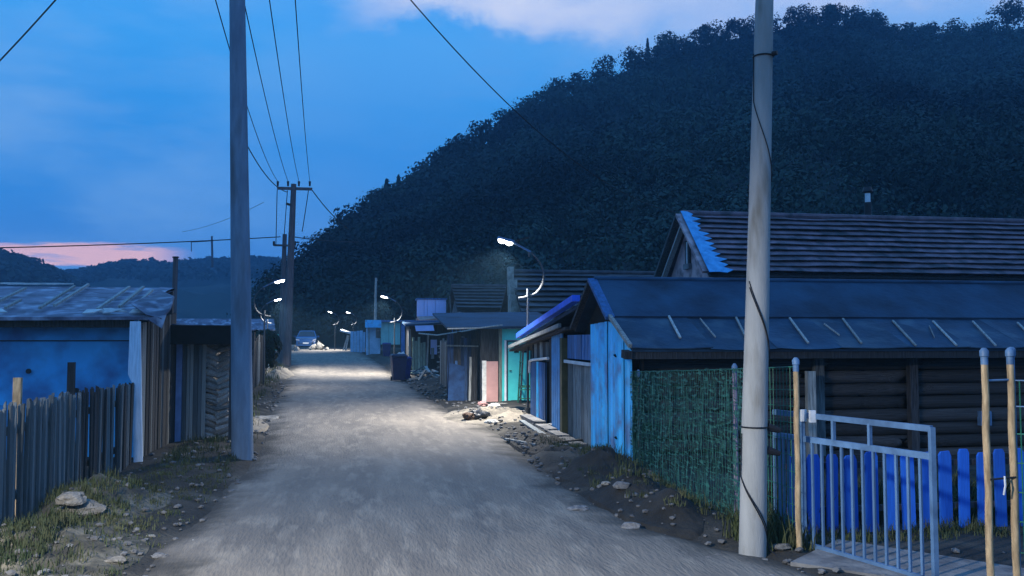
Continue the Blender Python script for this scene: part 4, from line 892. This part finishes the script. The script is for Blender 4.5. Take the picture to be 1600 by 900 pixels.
k = len(prof); fs = [(i * 4 + j, ((i + 1) % k) * 4 + j, ((i + 1) % k) * 4 + j + 1, i * 4 + j + 1) for i in range(k) for j in range(3)] + [tuple(i * 4 for i in range(k)), tuple(i * 4 + 3 for i in reversed(range(k)))]
m.add(vs, fs); body = m.build('body', car_paint, t, True)
MB().slab([b + Vector(p) for p in ((-.7, 1.0, 1.045), (.7, 1.0, 1.045), (.56, 1.6, 1.45), (-.56, 1.6, 1.45))], .012).build('windscreen', glass_dark, t)
for s_ in (-1, 1):
    MB().slab([b + Vector((s_ * .83, 1.2, 1.0)), b + Vector((s_ * .83, 3.4, 1.0)), b + Vector((s_ * .66, 3.1, 1.42)), b + Vector((s_ * .64, 1.75, 1.42))][::s_], .012).build('side_window', glass_dark, t)
    MB().beam(b + Vector((s_ * .52, .0, .72)), b + Vector((s_ * .78, .08, .76)), .06, .14, up=(0, 1, 0)).build('headlight', white_metal, t)
    MB().beam(b + Vector((s_ * .86, 1.25, 1.0)), b + Vector((s_ * 1.02, 1.22, 1.03)), .1, .14).build('wing_mirror', car_paint, t)
    for y in (.75, 3.0):
        w_ = MB().tube([b + Vector((s_ * .64, y, .3)), b + Vector((s_ * .84, y, .3))], .3, 18).build('wheel', rubber, t, True)
        MB().tube([b + Vector((s_ * .84, y, .3)), b + Vector((s_ * .855, y, .3))], .19, 12).build('rim', white_metal, w_)
bx(b + Vector((-.6, -.06, .42)), b + Vector((.6, -.02, .58))).build('grille', dark_metal, t); bx(b + Vector((-.78, -.08, .24)), b + Vector((.78, .05, .4))).build('bumper', car_paint, t)
bx(b + Vector((-.23, -.1, .42)), b + Vector((.23, -.075, .54))).build('number_plate', white_metal, t)
MB().beam(b + Vector((-.75, .1, .86)), b + Vector((.75, .1, .86)), .14, .02).build('bonnet_edge', gate_metal, t)

# left far things
t = thing('far_left_house', 'small pale blue house wall behind the dark shrubs at left', 'house', (-6.2, 50, 0))
bx((-9.5, 50, 0), (-4.6, 52, 2.2)).build('wall', pale_blue, t); MB().slab([(-9.7, 49.7, 2.15), (-4.4, 49.7, 2.15), (-4.6, 51, 2.75), (-9.7, 51, 2.75)], .1).build('roof', roof_sheet, t)
for k in range(3): bx((-9.2 + 1.6 * k, 49.95, .9), (-8.4 + 1.6 * k, 50, 1.7)).build('window', glass_dark, t)
bx((-5.9, 49.2, 0), (-5.8, 49.3, 3.0)).build('corner_post', wood_pale, t)
t = thing('dark_board_fence', 'tall run of dark uneven boards along the left road edge beyond the concrete power pole', 'fence', (-3.1, 27, 0))
y = 20.2
while y < 34.5:
    w = random.uniform(.22, .4); x = -2.92 - (y - 20) * .035 + random.uniform(-.03, .03)
    piece('board', random.choice(pm[:2] + [pm[2]] * (random.random() < .2)), t, (x, y + w / 2, -.05), (random.uniform(-.02, .02), random.uniform(-.02, .02), R(90) + .03), (w, .03, random.uniform(1.6, 1.95))); y += w + .02
for z in (.5, 1.3): MB().beam((-2.97, 20.2, z), (-3.47, 34.5, z), .05, .08).build('rail', wood_dark, t)
def shrub(label, c_, h, w, n, q=.11):
    t = thing('shrub', label, 'shrub', c_, 'dark shrubs along the left verge'); b = Vector(c_); m = MB()
    for k in range(6):
        a = k * 1.05; m.tube([b - Vector((0, 0, .1)), b + Vector((math.cos(a) * w * .2, math.sin(a) * w * .2, h * .5)), b + Vector((math.cos(a) * w * .33, math.sin(a) * w * .33, h * .85))], [.025, .016, .006], 5)
    m.build('stems', bark, t); V = crown((0, 0, 0), h, w, n, q, False, .02); o = bpy.data.objects.new('foliage', mesh_quads('foliage', V, fol_shrub)); COL.objects.link(o); o.parent = t
for k, (x, y, h, w) in enumerate(((-3.75, 36, 1.9, 1.4), (-4.0, 39.5, 1.8, 1.6), (-2.72, 19.6, .9, .7))):
    shrub(['dark shrub at the far end of the dark board fence', 'farthest dark shrub in front of the pale blue house', 'low dark shrub at the near end of the dark board fence'][k], (x, y, 0), h, w, 900)

# ------------------------------------------------------------------ green net fence
t = thing('green_net_fence', 'wire mesh fence hung with ragged dark green shade net', 'fence', (3.43, 9, 0))
def ftop(y): return lerp([(6.7, 1.47), (8.5, 1.38), (11, 1.27)], y)
m = MB()
for y in np.arange(6.72, 11.0, .06): m.tube([(3.44, y, .02), (3.44, y, ftop(y))], .0034 if y < 7.4 else .0024, 4, False)
for z in np.arange(.1, 1.3, .12): m.tube([(3.44, y, z * ftop(y) / 1.35) for y in (6.7, 8.5, 11)], .0024, 4, False)
m.tube([(3.44, y, ftop(y)) for y in (6.7, 8.5, 11)], .005, 5)
o = m.build('wire_mesh', green_wire, t); o['kind'] = 'stuff'
net = bpy.data.materials.new('shade net'); net.use_nodes = True; nn_ = net.node_tree; bs = nn_.nodes['Principled BSDF']; bs.inputs['Roughness'].default_value = .85
tcn = nn_.nodes.new('ShaderNodeTexCoord'); mp = nn_.nodes.new('ShaderNodeMapping'); mp.inputs['Scale'].default_value = (1, 40, 2.2); nn_.links.new(tcn.outputs['Object'], mp.inputs[0])
n1_ = nn_.nodes.new('ShaderNodeTexNoise'); n1_.inputs['Scale'].default_value = 1; n1_.inputs['Detail'].default_value = 5; nn_.links.new(mp.outputs[0], n1_.inputs[0])
mp2 = nn_.nodes.new('ShaderNodeMapping'); mp2.inputs['Scale'].default_value = (1, 7, 34); nn_.links.new(tcn.outputs['Object'], mp2.inputs[0])
n2_ = nn_.nodes.new('ShaderNodeTexNoise'); n2_.inputs['Scale'].default_value = 1; n2_.inputs['Detail'].default_value = 4; nn_.links.new(mp2.outputs[0], n2_.inputs[0])
cr = nn_.nodes.new('ShaderNodeValToRGB'); av = nn_.nodes.new('ShaderNodeMath'); av.operation = 'MULTIPLY_ADD'; av.inputs[1].default_value = .45; nn_.links.new(n2_.outputs[0], av.inputs[0]); sc_ = nn_.nodes.new('ShaderNodeMath'); sc_.operation = 'MULTIPLY'; sc_.inputs[1].default_value = .55; nn_.links.new(n1_.outputs[0], sc_.inputs[0]); nn_.links.new(sc_.outputs[0], av.inputs[2]); nn_.links.new(av.outputs[0], cr.inputs[0]); e = cr.color_ramp.elements
e[0].position = .4; e[0].color = (.004, .018, .02, 1); e[1].position = .66; e[1].color = (.035, .18, .145, 1); e.new(.53).color = (.012, .07, .06, 1)
nn_.links.new(cr.outputs[0], bs.inputs['Base Color'])
am = nn_.nodes.new('ShaderNodeMath'); am.operation = 'MAXIMUM'; nn_.links.new(n1_.outputs[0], am.inputs[0]); nn_.links.new(n2_.outputs[0], am.inputs[1])
ar = nn_.nodes.new('ShaderNodeMapRange'); ar.inputs[1].default_value = .53; ar.inputs[2].default_value = .59; nn_.links.new(am.outputs[0], ar.inputs[0]); nn_.links.new(ar.outputs[0], bs.inputs['Alpha'])
vs = []; fs = []; yy = list(np.arange(7.15, 11.0, .08)); n = 14
for j, y in enumerate(yy):
    for i in range(n + 1):
        z = .02 + (ftop(y) - .01 + .02 * nz(y, 0, 6)) * i / n; vs.append((3.41 + .03 * nz(y, z, 3.1) + .012 * nz(y, z, 11), y, z))
for j in range(len(yy) - 1):
    for i in range(n): fs.append((j * (n + 1) + i, j * (n + 1) + i + 1, (j + 1) * (n + 1) + i + 1, (j + 1) * (n + 1) + i))
MB().add(vs, fs).build('shade_net', net, t, True)
m = MB()
for k in range(70):
    y = random.uniform(7.2, 10.95); z = random.uniform(.15, ftop(y)); l = random.uniform(.08, .4); m.tube([(3.385 + random.uniform(-.02, .01), y, z), (3.385 + random.uniform(-.02, .01), y + random.uniform(-.03, .03), max(.02, z - l))], .0028, 3, False)
o = m.build('net_strand', M('straw green strand', (.06, .20, .15), (.02, .08, .06), bump=0), t); o['kind'] = 'stuff'
def cpost(y, x, z1, r, mat, name='fence_post'):
    o = MB().tube([(x, y, -.1), (x, y, z1 - .09)], r, 10).build(name, mat, t, True); MB().tube([(x, y, z1 - .09), (x, y, z1 - .05), (x, y, z1 - .03), (x, y, z1)], [r * .9, r * 1.3, r * 1.3, r * .5], 10).build('post_cap', gate_metal, o, True)
cpost(8.0, 3.5, 1.46, .022, M('grey lilac post', (.24, .2, .28), (.14, .12, .18), bump=.1)); cpost(10.95, 3.5, 1.3, .02, dark_metal)
# ------------------------------------------------------------------ gate and its posts
def gatepost(label, x, y, z1, r=.022):
    t = thing('gate_post', label, 'post', (x, y, 0), 'peeled wooden gate posts with metal caps')
    pts = [(x + .004 * math.sin(k * 1.9), y, -.12 + (z1 - .0) * k / 8) for k in range(9)]; pts[-1] = (x, y, z1 - .1)
    MB().tube(pts, [r * (1.06 - .01 * k + .05 * (k % 3 == 0)) for k in range(9)], 10).build('shaft', bamboo, t, True)
    MB().tube([(x, y, z1 - .11), (x, y, z1 - .06), (x, y, z1 - .055), (x, y, z1 - .02), (x, y, z1)], [r * 1.05, r * 1.05, r * 1.3, r * 1.3, r * .6], 12).build('metal_cap', gate_metal, t, True)
gatepost('wooden gate post left of the gate, at the end of the green net fence', 3.42, 6.64, 1.545)
gatepost('wooden gate post standing among the blue pickets right of the gate', 4.06, 5.3, 1.635, .022)
gatepost('wooden gate post at the right edge beside the green wire panel', 4.25, 5.3, 1.635, .022)
t = thing('steel_gate', 'half open blue grey steel gate with slim bars on wooden posts', 'gate', (3.5, 6.8, 0))
A0 = Vector((3.55, 6.8, 0)); A1 = Vector((3.90, 5.64, 0)); AL = Vector((3.46, 7.12, 0))
up = lambda p, z: Vector((p.x, p.y, z))
for nm, z, h in (('top_rail', 1.075, .042), ('middle_rail', .885, .045)): MB().beam(up(AL, z + .002), up(A1, z), .03, h).build(nm, gate_metal, t)
MB().beam(up(A0, .05), up(A1, .035), .03, .04).build('bottom_rail', gate_metal, t)
MB().beam(up(A1, .0), up(A1, 1.085), .035, .035).build('end_stile', gate_metal, t); MB().beam(up(A0, .0), up(A0, 1.07), .03, .03).build('hinge_stile', gate_metal, t)
bm_ = meshof(MB().box((-.5, -.5, 0), (.5, .5, 1)), 'bar', gate_metal)
for k in range(1, 12): p = A0.lerp(A1, k / 12); piece('bar', bm_, t, up(p, .06), (0, 0, .3), (.018, .018, .81))
for k in range(6): p = AL.lerp(A0, k / 6); piece('bar', bm_, t, up(p, .08), (0, 0, .3), (.018, .018, .79))
for k in (.27, .56): p = A0.lerp(A1, k); piece('upper_bar', bm_, t, up(p, .9), (0, 0, .3), (.03, .022, .165))
for k in (.02, .1): p = A0.lerp(A1, k); MB().beam(up(p, 1.03) + Vector((-.02, -.02, 0)), up(p, 1.125) + Vector((-.02, -.02, 0)), .045, .03).build('latch_block', white_metal, t)
MB().tube([(4.06, 5.28, .78), (4.25, 5.28, .79)], .007, 6).build('latch_bar', dark_metal, t, True); MB().tube([(4.16, 5.27, .8), (4.155, 5.26, .74), (4.15, 5.27, .68)], .007, 6).build('tied_string', white_metal, t, True)
MB().tube([(4.06, 5.3, 1.42), (4.25, 5.3, 1.425)], .008, 6).build('post_tie', gate_metal, t, True)

t = thing('blue_picket_fence', 'bright blue painted picket fence behind the steel gate', 'fence', (5, 7.3, 0))
pmesh = []
for k in range(4):
    m = MB(); rs = random.Random(k + 90); d = rs.uniform(0, .02); m.add([(x, y_, z) for y_ in (-.5, .5) for x, z in ((-.5, 0), (.5, 0), (.5, .955 - d), (.33, 1), (-.33, 1 - d * .5), (-.5, .95))], [tuple(range(6)), tuple(range(11, 5, -1))] + [((i + 1) % 6, i, 6 + i, 6 + (i + 1) % 6) for i in range(6)]); pmesh.append(meshof(m, 'picket', blue_paint))
x = 3.72
while x < 7.5:
    w = random.uniform(.1, .12); piece('picket', random.choice(pmesh), t, (x, 7.3 + random.uniform(-.006, .006), -.03), (0, random.uniform(-.015, .015), random.uniform(-.05, .05)), (w, .022, random.uniform(.7, .74))); x += .177 + random.uniform(-.008, .012)
for z in (.18, .56): bx((3.6, 7.32, z), (7.6, 7.35, z + .05)).build('rail', wood_dark, t)
# wire panel at the right edge
t = thing('green_wire_panel', 'green welded wire panel fixed to the rightmost gate post', 'fence', (4.4, 5.2, 0))
for k in range(14):
    p = Vector((4.29 + .03 * k, 5.27 - .03 * k, 0)); MB().tube([up(p, .02), up(p, 1.42)], .0045, 5).build('upright_wire', green_wire, t)
for z in (.1, .3, .5, .69, .88, 1.07, 1.25, 1.42): MB().tube([(4.27, 5.29, z), (4.7, 4.86, z)], .005, 5).build('cross_wire', gate_metal if z > 1.2 else green_wire, t)

po = MB().tube([(4.31, 5.36, -.1), (4.31, 5.36, 1.58)], .018, 10).build('panel_post', gate_metal, t, True); MB().tube([(4.31, 5.36, 1.57), (4.31, 5.36, 1.59), (4.31, 5.36, 1.625), (4.31, 5.36, 1.64)], [.02, .027, .027, .012], 12).build('post_cap', gate_metal, po, True)
# ------------------------------------------------------------------ stones and litter near the road
HEAPS = []
def top(x, y):
    z = gz(x, y)
    for cx, cy, rx, ry, h, seed in HEAPS:
        q = math.hypot((x - cx) / rx, (y - cy) / ry)
        if q < .9: z = max(z, heapz(x, y, q, h, seed))
    return z
def heapz(x, y, q, h, seed):
    return max(gz(x, y), basez(y) + .035) + h * (1 - q * q) ** 1.3 * (1 + .5 * nz(x, y, 2.3, seed)) + (1 - q) ** .6 * (.05 * nz(x, y, 4, seed) + .04 * nz(x, y, 9, seed) + .03 * nz(x, y, 17, seed)) + .03 * (1 - q) - .05 * (q > .99)
def heap(label, cx, cy, rx, ry, h, mat, seed=0, cat='dirt heap'):
    n, m_ = 20, 56; vs = [Vector((cx, cy, 0))]; fs = []
    for i in range(1, n + 1):
        for k in range(m_):
            a = 6.2832 * k / m_; q = i / n * (1 + .18 * noise.noise(Vector((math.cos(a) * 1.5, math.sin(a) * 1.5, seed)))); vs.append(Vector((cx + math.cos(a) * rx * q, cy + math.sin(a) * ry * q, 0)))
    for i, p in enumerate(vs):
        q = 0 if i == 0 else ((i - 1) // m_ + 1) / n
        p.z = heapz(p.x, p.y, q, h, seed)
    fs = [(0, 1 + k, 1 + (k + 1) % m_) for k in range(m_)] + [(1 + i * m_ + k, 1 + (i + 1) * m_ + k, 1 + (i + 1) * m_ + (k + 1) % m_, 1 + i * m_ + (k + 1) % m_) for i in range(n - 1) for k in range(m_)]
    HEAPS.append((cx, cy, rx, ry, h, seed)); o = MB().add(vs, fs).build('dirt_heap', mat, None, True, loc=(cx, cy, 0)); return prop(o, label, cat)
sand = M('pale sandy earth', (.25, .22, .175), (.13, .115, .095), rough=.95, scale=2.2, bump=.9, bscale=17, rnd=0, detail=9, dirt=((.10, .09, .075), 1.9))
drysoil = M('dry heap soil', (.10, .092, .07), (.035, .033, .028), rough=.95, scale=2.6, bump=1, bscale=16, rnd=0, detail=9, dirt=((.17, .155, .12), 3.6))
darksoil = M('dark heap soil', (.03, .029, .027), (.012, .012, .012), rough=.95, scale=2.6, bump=1, bscale=16, rnd=0, detail=9)
heap('pale sandy mound spilling onto the road below the turquoise door', 2.75, 18.9, 1.05, 1.9, .05, sand, 1)
heap('dry earth heap with boulders at the foot of the grey picket fence', -2.42, 9.1, .6, 1.4, .08, drysoil, 2)
heap('sandy bank at the bottom left corner of the picture by the road', -2.25, 7.3, .7, 1.0, .03, drysoil, 3)
heap('pale sandy bank at the left road edge behind the concrete power pole', -2.2, 17.6, .5, 1.7, .1, sand, 4)
heap('far pale sandy bank at the left road edge by the timber pole', -3.4, 41, .6, 3.2, .28, sand, 5)
heap('dark soil heap at the lower corner of the blue steel gable', 2.85, 10.6, .5, 1.0, .07, darksoil, 6)
heap('long dark soil bank along the green net fence', 2.85, 8.7, .45, 1.3, .09, darksoil, 7)
heap('dark soil bank between the road and the blue edged shed', 2.85, 14.0, .5, 2.0, .06, darksoil, 8)
def rk(label, px, py, s, k, mat, dz=0, flat=.7, rz=0, name='rock'):
    r = ray(px, py); g0 = CAMP + r * (-CAM_H / r.z)
    for _ in range(6): zz = top(g0.x, g0.y); g0 = CAMP + r * ((zz - CAM_H) / r.z)
    return rock(label, (g0.x, g0.y, zz + s[2] * .2 + dz), s, k, mat, name, rz, None, flat)
rk('big dull boulder on the dirt heap by the grey picket fence', 128, 806, (.36, .27, .22), 1.2, stone_mid, .02)
rk('smaller dull boulder behind the big one on the dirt heap', 112, 789, (.24, .2, .18), 2.4, stone_mid, .02)
rk('third stone half buried in the dirt heap, left of the boulders', 96, 805, (.2, .16, .13), 21.4, stone_mid, .01)
rk('small round stone on the bare road in the left foreground', 301, 849, (.06, .05, .05), 3.1, white_st)
rk('flat brown stone at the left road edge in the foreground', 250, 871, (.14, .09, .06), 4.5, stone_dk)
rk('pale stone at the bottom left corner of the road', 180, 879, (.14, .1, .08), 5.2, stone_mid)
rk('small pale stone below the dirt heap', 236, 840, (.08, .06, .05), 6.3, stone)
rk('white stone lying beside the black bag on the sandy mound', 768, 663, (.28, .18, .14), 7.7, white_st, .02)
rk('long grey slab stone at the foot of the blue edged shed', 868, 668, (.3, .8, .16), 8.1, stone_dk, 0, .6, -.1)
rk('pale stone by the lowest corner of the blue steel gable', 972, 762, (.17, .13, .11), 9.3, stone_dk)
rk('rough grey stone in the dark right verge', 946, 757, (.1, .08, .07), 10.8, stone)
rk('grey stone in the weeds before the green net fence', 985, 828, (.2, .16, .13), 11.9, stone_dk)
rk('dark stone at the right road edge in front of the net fence', 905, 800, (.22, .18, .12), 12.4, stone_dk)
rk('reddish stone at the foot of the white post by the pink board', 754, 634, (.24, .2, .2), 13.7, pink_board)
rk('white block beside the turquoise door step', 772, 638, (.3, .2, .2), 14.1, white_st)
rk('pale stone lying against the concrete pole foot by the gate', 1222, 858, (.18, .12, .08), 15.5, stone_mid)
rk('white stone at the foot of the dark plank shack', 705, 620, (.35, .25, .2), 16.9, stone)
rk('flat sandy rock at the left road edge beside the concrete power pole', 415, 655, (.7, .6, .3), 17.2, stone_mid, -.05, .5)
o = rk('black crumpled plastic bag half buried in the sandy mound', 747, 657, (.5, .4, .32), 18.3, bag_black, .02, .8, .3, 'plastic_bag'); o['category'] = 'bag'
o = rk('brown crumpled rag next to the black bag', 733, 656, (.26, .3, .22), 19.6, M('brown rag', (.10, .06, .04), (.05, .03, .02), bump=.6), .02, .8, 0, 'rag'); o['category'] = 'rag'
for lab, a, b, w in (('pale thin board lying in the right verge before the blue edged shed', (790, 690), (838, 704), .07), ('dark beam lying in the right verge beside the pale board', (815, 668), (862, 700), .1), ('grey plank lying across the verge under the blue steel gable', (838, 704), (910, 698), .06)):
    P = []
    for q in (a, b):
        r = ray(*q); g0 = CAMP + r * (-CAM_H / r.z); P.append(Vector((g0.x, g0.y, gz(g0.x, g0.y) + .05)))
    prop(MB().beam(P[0], P[1], w, .03).build('loose_board', wood_grey if 'pale' in lab else wood_dark, None, loc=P[0]), lab, 'board')
prop(MB().slab([(3.2, 6.35, .03), (4.3, 5.2, .03), (4.9, 5.6, .05), (3.9, 6.9, .05)], .08).build('threshold_slab', stone_dk, None, loc=(3.9, 6, 0)), 'worn concrete slab across the gate opening', 'slab')
# scattered pebbles and weeds: nobody could count them
bl = []; 
pm_ = [np.array([v_.co[:] for v_ in rockmesh('p', k * 3.3, stone, 1).vertices]) for k in range(4)]; pf = [[tuple(p_.vertices) for p_ in rockmesh('p', 0, stone, 1).polygons]][0]
PV = []; PF = []
def scat(n, fx, smin, smax):
    for _ in range(n):
        y = 5 + 30 * random.random() ** 2.2; x = fx(y); s = random.uniform(smin, smax) * (1 + y / 20); k = len(PV); a = random.uniform(0, 6.28)
        z = top(x, y) + s * .25; ca, sa = math.cos(a), math.sin(a)
        for v_ in random.choice(pm_): PV.append((x + (v_[0] * ca - v_[1] * sa) * s, y + (v_[0] * sa + v_[1] * ca) * s, z + v_[2] * s * .8))
        PF.extend([tuple(i + k for i in q_) for q_ in pf])
scat(420, lambda y: lerp(RL, y) - random.expovariate(1.8), .012, .05); scat(380, lambda y: lerp(RR, y) + random.expovariate(1.8) * .9, .012, .055)
scat(160, lambda y: random.uniform(2.4, 3.3), .02, .06); scat(160, lambda y: random.uniform(-2.8, -1.7), .02, .06)
scat(1300, lambda y: random.uniform(lerp(RL, y), lerp(RR, y)), .006, .016)
me = bpy.data.meshes.new('gravel'); me.from_pydata(PV, [], PF); me.materials.append(stone_dk); o = bpy.data.objects.new('gravel', me); COL.objects.link(o); prop(o, 'loose pebbles and clods scattered on the road and verges', None, None, 'stuff')
V = []
def tuft(x, y, h, n, sp):
    z = top(x, y)
    for _ in range(n):
        a = random.uniform(0, 6.28); r_ = random.random() * sp; bx0 = x + math.cos(a) * r_; by0 = y + math.sin(a) * r_; hh = h * random.uniform(.4, 1.1); a2 = random.uniform(0, 6.28); l = hh * random.uniform(.15, .6); w = .003 + hh * .014
        dx, dy = math.cos(a2), math.sin(a2); c_ = Vector((bx0, by0, z - .01)); t_ = c_ + Vector((dx * l, dy * l, hh)); m_ = c_ + Vector((dx * l * .3, dy * l * .3, hh * .6)); s_ = Vector((-dy, dx, 0)) * w
        V.extend([c_ - s_, c_ + s_, m_ + s_ * .9, m_ - s_ * .9, m_ - s_ * .9, m_ + s_ * .9, t_ + s_ * .1, t_ - s_ * .1])
for _ in range(260): y = random.uniform(5.5, 12); tuft(lerp(RL, y) - .2 - random.random() * 1.15, y, random.uniform(.02, .07), 22, .14)
for _ in range(90): y = random.uniform(6.8, 9.2); tuft(-2.3 - random.random() * .55, y, random.uniform(.05, .15), 22, .1)
for _ in range(120): y = random.uniform(11.5, 16); tuft(lerp(RL, y) - .3 - random.random() * .9, y, random.uniform(.03, .13), 20, .14)
for _ in range(200): y = random.uniform(6.7, 14); tuft(lerp(RR, y) + .4 + random.random() * .8, y, random.uniform(.02, .1) * (1 if random.random() < .85 else 2), 20, .13)
for _ in range(60): y = random.uniform(6.7, 7.3); tuft(3.1 + random.random() * .5, y, random.uniform(.1, .3), 20, .1)
for _ in range(260): tuft(random.uniform(3.7, 7), random.uniform(7.35, 8.6), random.uniform(.12, .4), 22, .12)
for _ in range(70): tuft(random.uniform(3.9, 6.5), random.uniform(6.9, 7.28), random.uniform(.04, .14), 20, .1)
for _ in range(60): y = random.uniform(7.8, 11.2); tuft(random.uniform(2.6, 3.35), y, random.uniform(.03, .13), 22, .1)
for _ in range(90): y = random.uniform(6.6, 10.3); tuft(random.uniform(-2.85, -1.9), y, random.uniform(.04, .13), 22, .1)
for _ in range(160): y = random.uniform(16, 45); tuft(lerp(RL, y) - .3 - random.random() * 1, y, random.uniform(.1, .3), 12, .2)
me = mesh_quads('weeds', np.array([tuple(p_) for p_ in V]), fol_weed); o = bpy.data.objects.new('weeds', me); COL.objects.link(o); prop(o, 'short grass and weeds along both verges', None, None, 'stuff')
